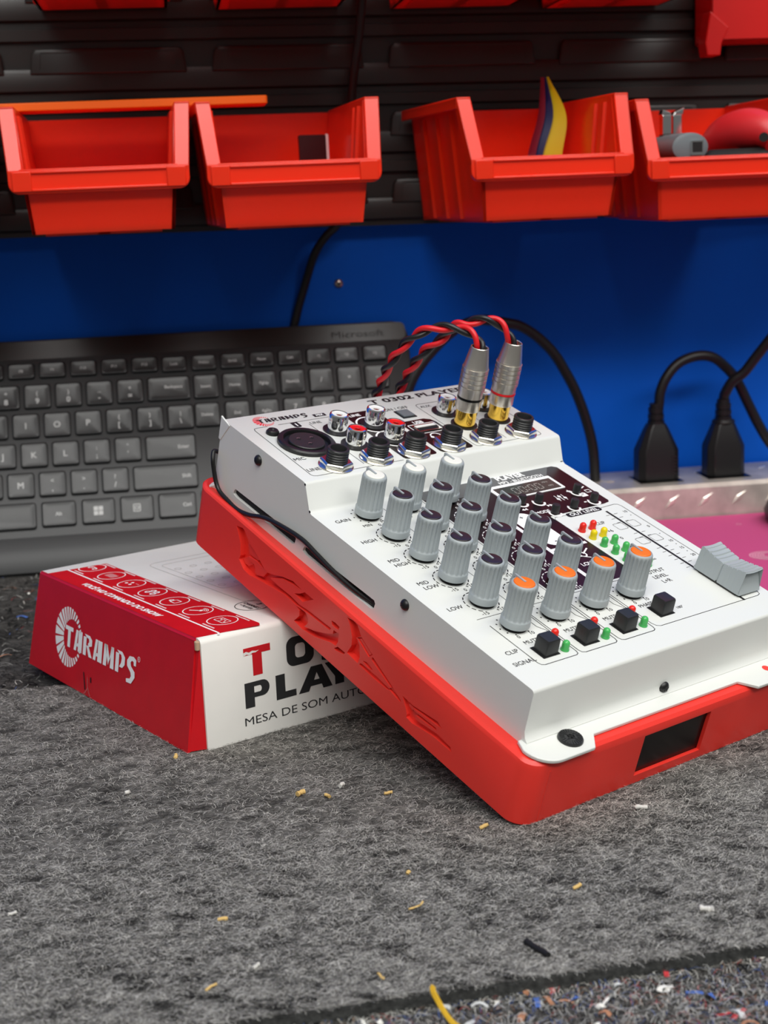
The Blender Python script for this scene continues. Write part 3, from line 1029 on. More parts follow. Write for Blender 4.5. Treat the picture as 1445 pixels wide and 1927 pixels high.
mw = B4 @ Matrix.Translation((0.012, -0.100, 0.040)) @ Matrix.Rotation(-0.45, 4, 'Z')
root = empty('tool_handle', mw, 'red tool handle with a pale worn patch lying in the rightmost bin', 'tool')
b = MB('tool_red')
b.tube(catmull([(-0.014, 0.012, 0.000), (-0.004, 0.006, 0.006), (0.008, -0.001, 0.0085), (0.019, -0.007, 0.007), (0.026, -0.011, 0.001)], 5), [0.0050 + 0.0066 * math.sin(PI * (0.1 + 0.8 * i / 20)) for i in range(21)], 16)
b.build('grip', root, smooth=60)
b = MB('black_matte')
b.lathe([(0.0026, -0.001), (0.0026, 0.001)], n=16, F=Matrix.Translation((0.0205, -0.0185, 0.003)) @ Matrix.Rotation(PI / 2, 4, 'X'))
b.build('hang_hole', root)
mw = B4 @ Matrix.Translation((0.010, -0.112, 0.024)) @ Matrix.Rotation(-0.3, 4, 'Z')
root = empty('black_pouch', mw, 'black rubber lump under the red tool handle in the rightmost bin', 'tool')
b = MB('black_matte')
b.loft([[(x * k, y * k, z) for x, y in rrect(-0.020, 0.022, -0.009, 0.010, 0.005)] for k, z in ((0.8, -0.004), (1.0, 0.0), (1.0, 0.009), (0.7, 0.0135))])
b.build('pouch_body', root, smooth=60)

# ------------------------------------------------------------------ cardboard box
BX = Matrix.Translation((-0.10073, 0.09755, 0.0)) @ Matrix.Rotation(0.49611, 4, 'Z')
root = empty('cardboard_box', BX, 'red and white product carton lying flat, propping up the mixer', 'box')
LX, WY, HZ = 192.0, 152.0, 45.6
FL = 7.2      # the red end flap flares out at its foot
b = MB(['carton_white', 'carton_red'], MM)
# walls, top, bottom (white) with slightly rounded long edges
sec = [(0, 0.0), (0, HZ - 2.2), (0.6, HZ - 0.7), (2.2, HZ), (WY - 2.2, HZ), (WY - 0.6, HZ - 0.7), (WY, HZ - 2.2), (WY, 0)]
b.loft([[(0.8, y, z) for y, z in sec], [(LX, y, z) for y, z in sec]])
b.build('carton_body', root, smooth=45)
# red end flap: a tilted thick sheet
tl = [(0.0, WY - 2.0, HZ - 1.0), (-FL, WY + 4.0, 0.9), (-FL + 0.3, 2.8, 0.0), (0.2, 3.4, HZ - 1.0)]
b = MB('carton_red', MM)
thick = Vector((1.4, 0, 0.3))
q0 = [Vector(v) for v in tl]
b.loft([[tuple(v) for v in q0], [tuple(v + thick) for v in q0]][::-1])
b.loft([[(0.0, 3.4, HZ - 1.0), (0.0, WY - 2, HZ - 1.0), (1.5, WY - 2, HZ - 1.2), (1.5, 3.4, HZ - 1.2)], [(0.7, 3.4, HZ - 0.1), (0.7, WY - 2, HZ - 0.1), (2.0, WY - 2, HZ - 0.2), (2.0, 3.4, HZ - 0.2)]])
b.build('end_flap', root, smooth=0)
# red tuck tongue between flap and white side
b = MB('carton_red', MM)
b.loft([[(-FL + 1.4, 3.2, 0.4), (0.9, 0.9, 0.4), (0.9, 2.0, 0.4), (-FL + 1.4, 4.2, 0.4)], [(0.6, 3.2, HZ - 2), (0.9, 0.9, HZ - 2), (0.9, 2.0, HZ - 2), (0.9, 4.2, HZ - 2)]])
b.build('side_tongue', root, smooth=0)
b = MB('carton_raw', MM)
b.loft([[(0.2 + 1.0 * math.cos(a), 1.9 + 1.1 * math.sin(a), HZ - 4.6) for a in [2 * PI * i / 12 for i in range(12)]], [(0.4 + 1.2 * math.cos(a), 1.9 + 1.3 * math.sin(a), HZ - 0.9) for a in [2 * PI * i / 12 for i in range(12)]]])
b.build('raw_corner', root, smooth=50, bevel=0.0003)
# red printed panel on the top
b = MB(['carton_red'], MM)
e = HZ + 0.06
b.flat([(1.0, 3.4), (1.0, WY - 9.0), (29.5, WY - 11.5), (29.7, 3.5), (28.2, 0.6)], e)
b.flat([(0.6, WY - 2.5), (0.6, 3.4), (1.05, 3.4), (1.05, WY - 2.5)], e)
b.build('top_red_print', root, smooth=0)
b = MB(['ink_white'], MM)
e = HZ + 0.14
b.ribbon([(9.4, 0.7), (10.6, 3.0), (10.6, WY - 9.6)], 0.9, e)
FT = Matrix.Rotation(-PI / 2, 4, 'Z')       # reading direction runs along -y
for i in range(7):
    yy = 137.0 - i * 20.0
    b.ribbon([(20.6 + 6.3 * math.cos(2 * PI * k / 40), yy + 6.3 * math.sin(2 * PI * k / 40)) for k in range(40)], 0.5, e, closed=True)


def T2(bb, s, x, y, h, w=None, **k):
    """text on the carton top, read with its foot towards the red end"""
    bb.text(s, -y, x, h, w, F=Matrix.Rotation(-PI / 2, 4, 'Z'), z=e, **k)


T2(b, 'VOCÊ NO COMANDO DO SHOW', 5.0, 76.5, 2.9, 72, bold=0.035, shear=0.25)
for i in range(7):          # the captions are too small to read: broken fine strokes
    for xx, y0_, ln in ((12.4, 138.6, 8.5), (28.3, 139.0, 10.0)):
        k = 0.0
        while k < ln:
            b.ribbon([(xx, y0_ - 20 * i - k), (xx, y0_ - 20 * i - k - 0.75)], 0.8, e)
            k += 1.05
# little line icons in the rings
for i in range(7):
    yy = 137.0 - i * 20.0
    c = (20.6, yy)
    if i == 0:
        for dy in (-2.4, 2.0):
            b.ring(c[0], c[1] + dy, 0.7, 1.3, 0, 2 * PI, 16, e)
        b.ribbon([(c[0] + 1.2, c[1] - 2), (c[0] + 1.2, c[1] + 2)], 0.6, e)
    elif i == 1:
        for k in range(5):
            b.ribbon([(c[0] - 2, c[1] - 3 + 1.5 * k), (c[0] + 2, c[1] - 3 + 1.5 * k)], 0.35, e)
    elif i == 2:
        for k in range(3):
            b.disc(c[0] - 1 + (k % 2) * 2.2, c[1] + 3 - 1.7 * k, 0.8, e, 10)
        for k in range(4):
            b.disc(c[0] + 1.5, c[1] - 1.5 - k * 0.8, 0.22, e, 8)
    elif i == 3:
        for dx, dy in ((-1.2, 2.2), (1.2, -1.6), (-1.2, -2.4), (1.3, 1.6)):
            b.ring(c[0] + dx, c[1] + dy, 0.7, 1.5, 0, 2 * PI, 16, e)
    elif i == 4:
        b.ribbon(rrect(c[0] - 1.7, c[0] + 1.7, c[1] - 3, c[1] + 1, 0.3, 2), 0.45, e, closed=True)
        b.ring(c[0] - .3, c[1] + 2.2, 0.5, 1.2, 0, 2 * PI, 16, e)
    elif i == 5:
        b.ribbon([(c[0] - 2.4, c[1] + 3), (c[0] + 0.4, c[1] - 0.5)], 0.8, e)
        b.disc(c[0] + 0.8, c[1] - 1, 1.0, e, 12)
        for k in range(3):
            b.ring(c[0] + .6, c[1] - 1, 1.6 + k * .8, 1.9 + k * .8, -1.2, 0.6, 10, e)
    else:
        b.ribbon(rrect(c[0] - 2, c[0] + 2, c[1] - 3.6, c[1] + 3.6, 0.3, 2), 0.35, e, closed=True)
        b.ribbon([(c[0] - 2, c[1] + .6), (c[0] + 2, c[1] + .6)], 0.35, e)
        for k in range(4):
            b.disc(c[0] + (k % 2) * 1.4 - .7, c[1] - 2.6 + 1.5 * k, 0.5, e, 10)
b.build('top_white_print', root, smooth=0)
# pale line drawing of the mixer and the round stamp
b = MB(['carton_faint', 'carton_ink'], MM)
for q in (rrect(42, 108, 34, 124, 5), rrect(46, 78, 60, 118, 3), rrect(84, 104, 40, 118, 2)):
    b.ribbon(q, 0.35, e, closed=True)
for i in range(5):
    for k in range(4):
        b.ring(49 + k * 8, 66 + i * 10, 1.4, 1.75, 0, 2 * PI, 16, e)
for i in range(6):
    b.ring(94, 46 + i * 13, 2.2, 2.6, 0, 2 * PI, 16, e)
    b.ribbon([(87, 43 + i * 13), (90, 43 + i * 13)], 0.35, e)
b.ribbon([(41.0 + 7.2 * math.cos(2 * PI * k / 48), 27.5 + 7.2 * math.sin(2 * PI * k / 48)) for k in range(48)], 0.35, e, mi=1, closed=True)
T2(b, '3', 44.6, 27.5, 2.4, None, bold=0.03, mi=1)
T2(b, 'CHANNELS', 41.0, 27.5, 1.8, 11.5, bold=0.02, mi=1)
T2(b, '+ PLAYER', 38.2, 27.5, 1.6, 9.5, bold=0.01, mi=1)
b.build('top_line_print', root, smooth=0)
# front lettering on the white side
b = MB(['carton_ink', 'carton_inkred', 'carton_white'], MM)
FW = Matrix.Translation((0, -0.08, 0)) @ Matrix.Rotation(PI / 2, 4, 'X')


def blk(pts, mi):
    b.flat(pts, 0, mi, FW)


blk([(19.4, 37.7), (31.9, 37.7), (31.9, 34.7), (27.8, 34.7), (27.8, 25.7), (23.4, 25.7), (23.4, 34.7), (19.4, 34.7)], 1)
# O 3 0 2 in heavy squarish letters
def heavy_o(x0_, x1_, y0_, y1_, th, mi=0):
    o_ = rrect(x0_, x1_, y0_, y1_, 3.6, 6)
    i_ = rrect(x0_ + th, x1_ - th, y0_ + th * 0.75, y1_ - th * 0.75, 1.6, 6)
    n_ = len(o_)
    b.add([(x, y, 0) for x, y in o_] + [(x, y, 0) for x, y in i_], [(k, (k + 1) % n_, n_ + (k + 1) % n_, n_ + k) for k in range(n_)], mi, FW)


heavy_o(39.4, 52.6, 25.4, 37.7, 4.2)
b.text('3', 63.2, 31.5, 12.0, 10.4, bold=0.06, F=FW)
heavy_o(69.4, 82.6, 25.4, 37.7, 4.2)
b.text('2', 91, 31.5, 12.0, 12.0, bold=0.06, F=FW)
# P L A Y E R
blk([(19.0, 12.8), (19.0, 23.3), (23.4, 23.3), (23.4, 12.8)], 0)
def heavy_p(x0_):
    o_ = [(x0_ + 4.4, 23.3), (x0_ + 8.4, 23.3)] + [(x0_ + 8.4 + 3.2 * math.cos(a), 20.0 + 3.3 * math.sin(a)) for a in [PI / 2 - PI * k / 10 for k in range(11)]][1:] + [(x0_ + 4.4, 16.7)]
    i_ = [(x0_ + 4.4, 21.3), (x0_ + 7.0, 21.3)] + [(x0_ + 7.0 + 0.9 * math.cos(a), 20.0 + 1.3 * math.sin(a)) for a in [PI / 2 - PI * k / 10 for k in range(11)]][1:] + [(x0_ + 4.4, 18.7)]
    n_ = len(o_)
    b.add([(x, y, 0) for x, y in o_] + [(x, y, 0) for x, y in i_], [(n_ + k, n_ + k + 1, k + 1, k) for k in range(n_ - 1)], 0, FW)
heavy_p(19.0)
blk([(33.6, 12.9), (33.6, 23.3), (38.0, 23.3), (38.0, 15.7), (43.2, 15.7), (43.2, 12.9)], 0)
blk([(44.3, 12.9), (50.7, 23.3), (53.4, 23.3), (53.4, 20.4), (52.0, 17.3), (53.4, 17.3), (53.4, 14.9), (50.3, 14.9), (49.3, 12.9)], 0)
blk([(53.4, 23.3), (56.2, 23.3), (61.0, 12.9), (56.4, 12.9), (55.7, 14.9), (53.4, 14.9), (53.4, 17.3), (54.7, 17.3), (53.4, 20.4)], 0)
blk([(57.6, 23.3), (62.4, 23.3), (64.6, 19.6), (66.9, 23.3), (71.6, 23.3), (66.9, 16.6), (66.9, 12.9), (62.4, 12.9), (62.4, 16.6)], 0)
blk([(73.4, 12.9), (73.4, 23.3), (84.4, 23.3), (84.4, 20.8), (77.8, 20.8), (77.8, 19.4), (83.6, 19.4), (83.6, 17.1), (77.8, 17.1), (77.8, 15.4), (84.4, 15.4), (84.4, 12.9)], 0)
blk([(87.0, 12.9), (87.0, 23.3), (91.4, 23.3), (91.4, 12.9)], 0)
heavy_p(87.0)
blk([(93.2, 16.8), (98.0, 16.8), (100.2, 12.9), (95.2, 12.9)], 0)
b.text('MESA DE SOM AUTOMÁTICA', 18.3, 7.3, 3.4, 84, anchor='l', F=FW)
# rubbed patch in the red T
FW2 = Matrix.Translation((0, -0.13, 0)) @ Matrix.Rotation(PI / 2, 4, 'X')
g = random.Random(5)
b.flat([(19.3, 35.9), (20.6, 36.3), (22.0, 35.7), (23.4, 36.2), (25.2, 35.8), (26.6, 35.9), (25.0, 35.2), (23.6, 35.3), (22.2, 34.6), (20.8, 35.1), (19.4, 34.6)], 0, 2, FW2)
b.build('side_lettering', root, smooth=0)
# logo on the red end: ring of blocks and the word
top = Vector((0.0, 0.0, HZ - 1.0))
foot = Vector((-FL, 0.0, 0.45))
upv = (top - foot).normalized()
nv = Vector((-upv.z, 0, upv.x))
FRD = Matrix(((0, upv.x, nv.x, foot.x + nv.x * 0.12), (-1, upv.y, nv.y, 0), (0, upv.z, nv.z, foot.z + nv.z * 0.12), (0, 0, 0, 1)))
b = MB(['ink_white', 'tape', 'black_matte'], MM)
cxr, czr = -115.2, 22.0


def crescent(bb, cx, cy, r, shift, ri, mi, F, z, gap=0.04, a_start=0.30):
    """ring of blocks between an outer circle and an inner one set off to the right"""
    angs = [a_start]
    while angs[-1] < 2 * PI - a_start - 0.1:
        a = angs[-1]
        angs.append(a + 0.19 + 0.20 * math.exp(-((a - PI) / 0.9) ** 2))
    for a0, a1 in zip(angs[:-1], angs[1:]):
        vs_ = []
        for k in range(5):
            a = a0 + gap + (a1 - a0 - 2 * gap) * k / 4
            d = Vector((math.cos(a), math.sin(a)))
            # distance from the outer centre to the inner circle along d
            t = shift * d.x + math.sqrt(max(0.0, ri * ri - (shift * d.y) ** 2))
            t = min(t, r * 0.93)
            vs_ += [(cx + d.x * r, cy + d.y * r, z), (cx + d.x * t, cy + d.y * t, z)]
        bb.add(vs_, [(2 * k + 1, 2 * k, 2 * k + 2, 2 * k + 3) for k in range(4)], mi, F)


crescent(b, cxr, czr, 13.6, 3.9, 8.7, 0, FRD, 0.0)


def glyphs(bb, x0_, y0_, w_, h_, mi, F, z=0.0):
    """the slabby brush letters T A R A M P S, drawn as blocks"""
    G = {
        'T': [[(0, 1), (1, 1), (1, .80), (.68, .80), (.68, 0), (.34, 0), (.34, .80), (0, .80)]],
        'A': [[(0, 0), (.22, 1), (.48, 1), (.30, 0)], [(.52, 0), (.52, 1), (1, 1), (1, 0)], [(.24, .22), (.27, .38), (.56, .38), (.56, .22)]],
        'R': [[(0, 0), (0, .88), (.34, .88), (.34, 0)], [(.10, 1), (.70, 1), (.98, .84), (.98, .56), (.60, .46), (.52, .60), (.66, .70), (.62, .84), (.34, .88)], [(.36, .50), (.62, .50), (1.05, 0), (.68, 0)]],
        'M': [[(0, 0), (.06, 1), (.34, 1), (.30, 0)], [(.10, 1), (.34, 1), (.58, .42), (.48, .10)], [(.46, .10), (.58, .42), (.72, 1), (.94, 1)], [(.66, 0), (.70, 1), (.94, 1), (1, 0)]],
        'P': [[(0, 0), (0, .88), (.36, .88), (.36, 0)], [(.10, 1), (.68, 1), (1, .80), (1, .46), (.76, .28), (.42, .28), (.60, .48), (.66, .70), (.58, .84), (.36, .88)]],
        'S': [[(1, .92), (1, .64), (.78, .64), (.74, .80), (.56, .82), (.44, .72), (.50, .56), (.90, .36), (.94, .12), (.60, -.22), (.10, -.24), (.06, -.08), (.44, -.02), (.56, .12), (.48, .28), (.10, .50), (.06, .74), (.30, .98), (.72, 1.02)]],
    }
    widths = [.92, .92, 1.0, .98, 1.18, .98, 1.0]
    tot = sum(widths) + 6 * 0.16
    u = w_ / tot
    x = x0_
    for ch, wd in zip('TARAMPS', widths):
        for p_ in G[ch]:
            bb.flat([(x + a * wd * u, y0_ + c * h_) for a, c in p_], z, mi, F)
        x += (wd + 0.16) * u


glyphs(b, -118.4, 17.6, 69.0, 9.4, 0, FRD)
b.ring(-47.2, 27.2, 0.9, 1.15, 0, 2 * PI, 18, 0, 0, FRD)
b.text('R', -47.2, 27.2, 0.9, F=FRD)
b.flat([(-98.0, 9.8), (-97.2, 10.2), (-94.6, 2.8), (-95.6, 2.4)], 0, 2, FRD)
b.flat([(-91.0, 9.2), (-89.8, 9.2), (-89.4, 6.9), (-90.6, 6.9)], 0, 2, FRD)
for q in ([(-93.6, 8.6), (-92.9, 5.0), (-91.5, 2.4), (-88.6, -0.3)], [(-92.6, 3.8), (-94.8, 1.4), (-96.4, 0.4)]):
    b.ribbon(q, 0.45, 0, 1, FRD)
b.build('end_logo', root, smooth=0)

# ------------------------------------------------------------------ audio mixer on its red printed base
MXM = Matrix.Rotation(0.53024, 4, 'Z') @ Matrix.Rotation(0.32939, 4, 'X')
mx = empty('audio_mixer', MXM, 'white mixer with gray knobs bolted to a red printed base, leaning on the carton', 'audio mixer')
ZL, ZU = 47.8, 58.6

# ---- base
out0 = rrect(0, 151, -2.0, 213, 8, 8)


def inset(k):
    return rrect(0 + k, 151 - k, -2.0 + k, 213 - k, max(8 - k, 2.5), 8)


def front(y):
    return max(0.0, min(1.0, (9.0 - y) / 6.0))


b = MB('print_red', MM)
rings = [[(x, y, 0) for x, y in inset(0.8)], [(x, y, 0.9) for x, y in inset(0)]]
o0, o1, o2, o3 = inset(0), inset(0.6), inset(1.8), inset(5.4)
def rim_z(y):
    t = max(0.0, min(1.0, (y - 190) / 20))
    return 26.5 + 2.6 * t * t


rings.append([(x, y, rim_z(y) - 1.0 - 2.4 * front(y)) for x, y in o0])
rings.append([(x, y, rim_z(y) - 0.35 - 1.0 * front(y)) for x, y in o1])
rings.append([(x, y, rim_z(y) - 0.0 - 0.3 * front(y)) for x, y in o2])
rings.append([(x, y, 26.4) for x, y in o3])
b.loft(rings)
base = b.build('printed_base', mx, smooth=0)
REL = {
    'R1': [(179.5, 23.7), (175.0, 24.9), (173.5, 24.5), (169.4, 20.9), (164.8, 19.5), (160.6, 17.4), (155.4, 14.8), (151.6, 15.9), (144.5, 18.7), (137.5, 20.6), (131.2, 20.1), (136.7, 19.3), (144.3, 17.9), (152.2, 13.8), (146.0, 13.5), (137.2, 13.8), (131.8, 13.4), (132.8, 12.0), (141.2, 12.2), (152.1, 10.3), (159.6, 8.9), (166.4, 7.4), (171.0, 7.8), (174.9, 10.5), (174.1, 12.4), (175.3, 17.7)],
    'N1': [(135.5, 16.1), (132.0, 17.9), (129.1, 20.2), (123.1, 20.3), (129.5, 15.6)],
    'G1': [(133.5, 13.1), (124.7, 14.2), (110.0, 14.9), (110.6, 13.7), (125.4, 12.9), (133.5, 12.2)],
    'R3': [(133.3, 11.7), (129.3, 12.2), (126.8, 12.3), (124.7, 11.1), (124.1, 9.1), (126.1, 6.2), (119.2, 8.1), (111.2, 11.7), (108.5, 13.3), (108.4, 15.0), (105.0, 15.4), (104.8, 13.6), (104.8, 11.6), (105.7, 9.5), (108.6, 9.3), (118.6, 5.9), (126.9, 4.4), (133.0, 4.9), (130.2, 8.6), (130.6, 11.0)],
    'E1': [(110.6, 18.1), (108.0, 18.6), (105.4, 18.3), (105.5, 16.8), (107.5, 16.5), (109.8, 16.6)],
    'B1': [(106.3, 8.1), (104.4, 9.9), (99.5, 10.1), (100.3, 8.9), (105.3, 7.7)],
    'R4': [(101.9, 24.7), (98.3, 25.3), (95.5, 25.1), (92.3, 21.8), (94.8, 19.8), (92.4, 17.8), (91.0, 13.3), (91.6, 10.3), (98.6, 10.7), (96.8, 15.0), (97.2, 18.5), (99.3, 22.1)],
    'S1': [(94.4, 20.1), (92.0, 21.6), (84.3, 18.5), (86.2, 16.4)],
    'G2': [(84.5, 17.4), (83.6, 17.6), (71.4, 13.2), (64.4, 10.2), (65.6, 9.7), (72.5, 10.8), (71.1, 12.2), (73.5, 12.8), (84.2, 16.2)],
    'G3': [(90.4, 11.0), (89.1, 11.5), (79.0, 11.6), (72.1, 11.0), (72.6, 10.2), (81.3, 9.8), (90.4, 10.2)],
    'P1': [(89.1, 13.0), (86.4, 13.8), (82.9, 12.9), (83.4, 12.3), (85.9, 12.1)],
    'R6': [(64.6, 12.8), (58.1, 12.6), (44.7, 14.6), (42.0, 13.3), (45.4, 13.0), (57.5, 11.9), (57.6, 11.2), (56.7, 11.0), (44.9, 11.7), (44.2, 10.9), (48.7, 10.5), (55.9, 9.9), (55.8, 8.5), (53.4, 8.4), (43.7, 9.9), (36.1, 9.3), (34.9, 7.9), (45.2, 7.7), (53.7, 6.3), (57.0, 5.6), (60.6, 6.0), (60.5, 7.2), (61.8, 9.4), (62.9, 10.5)],
}
FLX = Matrix(((0, 0, 1, 0), (1, 0, 0, 0), (0, 1, 0, 0), (0, 0, 0, 1)))    # (y, z, x) polygons onto the left side
cut = []
for k, pl in REL.items():
    c = MB('relief_red', MM)
    dp = {'E1': 1.6, 'S1': 0.9, 'P1': 0.8, 'G1': 0.9, 'G3': 1.0, 'G2': 1.3, 'R6': 1.5, 'N1': 2.6}.get(k, 2.6)
    c.prism(pl, -3.0, dp, 0, FLX)
    cut.append(c.build('cutter', smooth=0, loc=None))
c = MB('relief_red', MM)
FFX = Matrix(((1, 0, 0, 0), (0, 0, -1, 0), (0, 1, 0, 0), (0, 0, 0, 1)))   # (x, z) polygons onto the front
c.prism([(56.3, 4.6), (56.3, 22.2), (92.3, 22.2), (92.3, 4.6)], -1.0, 6.0, 0, FFX)
cut.append(c.build('cutter', smooth=0))
par = base.parent
base.parent = None
bpy.context.view_layer.update()
boolean(base, cut)
base.parent = par
base.data.polygons.foreach_set('use_smooth', [True] * len(base.data.polygons))
base.data.set_sharp_from_angle(angle=math.radians(28))
ISL = {
    'I1': ([(171.6, 19.1), (169.7, 20.2), (161.6, 17.7), (163.0, 15.6), (170.0, 15.2)], 1.2),
    'I2': ([(169.8, 14.4), (163.9, 15.2), (159.6, 14.7), (155.4, 14.7), (157.8, 11.0), (162.5, 9.2), (164.5, 9.6), (163.9, 11.4), (165.4, 12.7), (168.1, 12.9)], 0.9),
    'I3': ([(174.4, 10.7), (170.6, 13.6), (168.0, 12.7), (166.4, 11.8), (169.6, 9.4), (172.3, 9.2)], 1.6),
    'S1': ([(93.6, 20.0), (92.2, 20.9), (85.0, 18.2), (86.2, 16.9)], 0.3),
    'S2': ([(66.8, 10.6), (72.0, 11.2), (72.4, 12.2), (70.6, 12.2)], 0.5),
    'R1': ([(61.0, 10.9), (60.6, 12.0), (57.2, 11.6), (58.6, 10.2)], 0.4),
}
for k, (pl, top_) in ISL.items():
    b = MB('print_red', MM)
    b.prism(pl, top_, 2.9, 0, FLX)
    b.build('raised_relief', base, smooth=0, bevel=0.0002)
b = MB('gloss_black', MM)
b.box(56.4, 92.2, -0.6, 2.0, 4.7, 22.1)
b.build('display_window', base, smooth=0)

# ---- chassis
b = MB('white_paint', MM)
prof = [(8.0, 26.4), (8.0, 28.2), (9.4, 29.2), (10.2, 31.5), (10.4, ZL - 1.2), (10.7, ZL - 0.4), (11.5, ZL), (139.9, ZL), (141.0, ZL + 0.4), (141.8, ZL + 1.3), (146.3, ZU - 1.0), (147.0, ZU - 0.25), (147.9, ZU), (207.0, ZU), (207.6, ZU - 0.6), (207.6, 26.4)]
b.loft([[(6.0, y, z) for y, z in prof], [(145.0, y, z) for y, z in prof]])
chassis = b.build('chassis', mx, smooth=0)
cut = []
for ya, yb in ((193.0, 147.2), (141.8, 94.6)):
    c = MB('white_paint', MM)
    pl = [(ya, 30.8), (ya, 31.8), (ya - 1.0, 33.5), (yb + 0.9, 34.4), (yb, 33.4), (yb + 0.4, 31.0), (yb + 2.0, 30.2), (ya - 2.2, 30.2)]
    c.prism(pl, 0.0, 9.0, 0, FLX)
    cut.append(c.build('cutter', smooth=0))
chassis.parent = None
bpy.context.view_layer.update()
boolean(chassis, cut)
chassis.parent = mx
chassis.data.polygons.foreach_set('use_smooth', [True] * len(chassis.data.polygons))
chassis.data.set_sharp_from_angle(angle=math.radians(50))
b = MB('black_matte', MM)
for ya, yb in ((193.4, 146.8), (142.2, 94.2)):
    b.box(7.3, 8.9, yb, ya, 29.9, 34.8)
b.build('vent_shadow', chassis, smooth=0)
# bottom flange with the two screw tabs and a rounded corner at the back
b = MB('white_paint', MM)
corner = [(2.7 + 9.5 - 9.5 * math.cos(PI / 2 * i / 8), 6.0 - 9.8 * math.sin(PI / 2 * i / 8)) for i in range(9)]
fl = [(4.6, 11)] + corner + [(27.5, -3.8), (32.6, 2.2), (110.2, 2.2), (115.6, -3.8), (138.8, -3.8)] + [(138.8 + 9.5 * math.sin(PI / 2 * i / 8), 6.0 - 9.8 * math.cos(PI / 2 * i / 8)) for i in range(9)] + [(146.4, 11)]
b.prism(fl, 26.5, 27.9)
b.build('front_flange', chassis, smooth=30, bevel=0.0003)
b = MB('white_paint', MM)
back = [(3.4, 206.8)] + [(3.0 + 7 - 7 * math.cos(PI / 2 * i / 6), 206 + 5.6 * math.sin(PI / 2 * i / 6)) for i in range(7)] + [(141, 211.6)] + [(148 - 7 + 7 * math.sin(PI / 2 * i / 6), 206 + 5.6 * math.cos(PI / 2 * i / 6)) for i in range(7)] + [(147.6, 206.8)]
b.prism(back, 26.6, 28.0)
b.build('rear_flange', chassis, smooth=30, bevel=0.0003)
b = MB('print_red', MM)
b.disc(128.7, 3.5, 1.7, 27.95, 20)
b.build('flange_hole', chassis, smooth=0)
# corner of the side sheet that stands a little proud at the back, and the print seam of the base
b = MB('white_paint', MM)
b.prism([(201.5, ZU - 0.4), (207.2, ZU + 0.9), (208.4, ZU + 1.3), (208.4, ZU - 9.0), (207.0, ZU - 9.4)], 5.7, 6.5, 0, FLX)
b.build('sheet_corner', chassis, smooth=0, bevel=0.0002)
b = MB('print_red', MM)
b.tube([(9.2, -1.75, 1.2), (9.2, -1.75, 22.6)], 0.5, 10)
b.build('print_seam', base, smooth=60)
# screws
def screw(name, F, r, h, parent, washer=False):
    b = MB(['button_black' if washer else 'black', 'black_matte'], MM)
    if washer:
        b.lathe([(r, 0), (r * 1.0, 0.6), (r * 0.94, 1.1), (r * .3, 1.25), (r * .26, .6)], n=32, F=F)
        for a in range(24):
            an = 2 * PI * a / 24
            b.box(r * .5, r * .88, -.12, .12, 1.1, 1.35, 0, F @ Matrix.Rotation(an, 4, 'Z'))
        for a in (0.4, 0.4 + PI / 2):
            b.box(-r * .5, r * .5, -.35, .35, 1.12, 1.32, 1, F @ Matrix.Rotation(a, 4, 'Z'))
    else:
        b.lathe([(r, 0), (r * .98, h * .3), (r * .75, h * .75), (r * .35, h), (0.05, h)], n=24, F=F, cap1=True)
        for a in (0.5, 0.5 + PI / 2):
            b.box(-r * .5, r * .5, -.18, .18, h * .80, h * 1.03, 1, F @ Matrix.Rotation(a, 4, 'Z'))
    return b.build(name, parent, smooth=40)


FXL = Matrix.Rotation(-PI / 2, 4, 'Y')
screw('side_screw', Matrix.Translation((6.0, 178.7, 53.2)) @ FXL, 2.3, 1.5, mx)
screw('side_screw', Matrix.Translation((6.0, 78.6, 42.2)) @ FXL, 2.2, 1.5, mx)
screw('front_screw', Matrix.Translation((75.7, 9.8, 30.2)) @ Matrix.Rotation(PI / 2, 4, 'X'), 2.3, 1.6, mx)
screw('flange_screw', Matrix.Translation((22.3, 3.5, 27.9)), 4.6, 1.2, mx, True)
b = MB('black_matte', MM)
for yy, zz in ((141.2, ZL + .8), (146.6, ZU - .7)):
    b.lathe([(0.55, 0), (0.4, 0.12)], n=10, F=Matrix.Translation((5.95, yy, zz)) @ FXL)
for xx, yy, zz in ((144.0, 141.6, ZL + .6),):
    b.box(xx - .7, xx + .7, yy - .5, yy + .6, zz - .3, zz + .25)
b.build('seam_notch', chassis, smooth=0)

# ---- printing on the panel
KX = [27.45, 47.45, 67.45, 87.45]
KY0, KP = 44.3, 17.44
PY = 0.7          # the printed rings sit a touch above the shafts
pz = ZL + 0.05
ink = MB(['ink'], MM)
wht = MB(['ink_white'], MM)
whu = MB(['ink_white'], MM)
blkp = MB(['ink_brown', 'ink_gray', 'ink_white', 'ink'], MM)


def lab(bb, s, x, y, h, w=None, z=pz, **k):
    k.setdefault('bold', 0.008)
    bb.text(s, x, y, h, w, z=z, **k)


for s, y in (('GAIN', 131.6), ('HIGH', 114.4), ('LOW', 62.6), ('CLIP', 31.9), ('SIGNAL', 25.3)):
    lab(ink, s, 15.2, y, 2.1)
for s, y in (('MID', 98.8), ('HIGH', 95.4), ('MID', 81.3), ('LOW', 77.9)):
    lab(ink, s, 15.6 + (1 if s in ('HIGH', 'LOW') else -0.4), y, 2.1)


def dots(bb, cx, cy, r, z):
    for i in range(11):
        a = math.radians(240 - 30 * i)
        bb.disc(cx + r * math.cos(a), cy + r * math.sin(a), 0.38, z, 10)


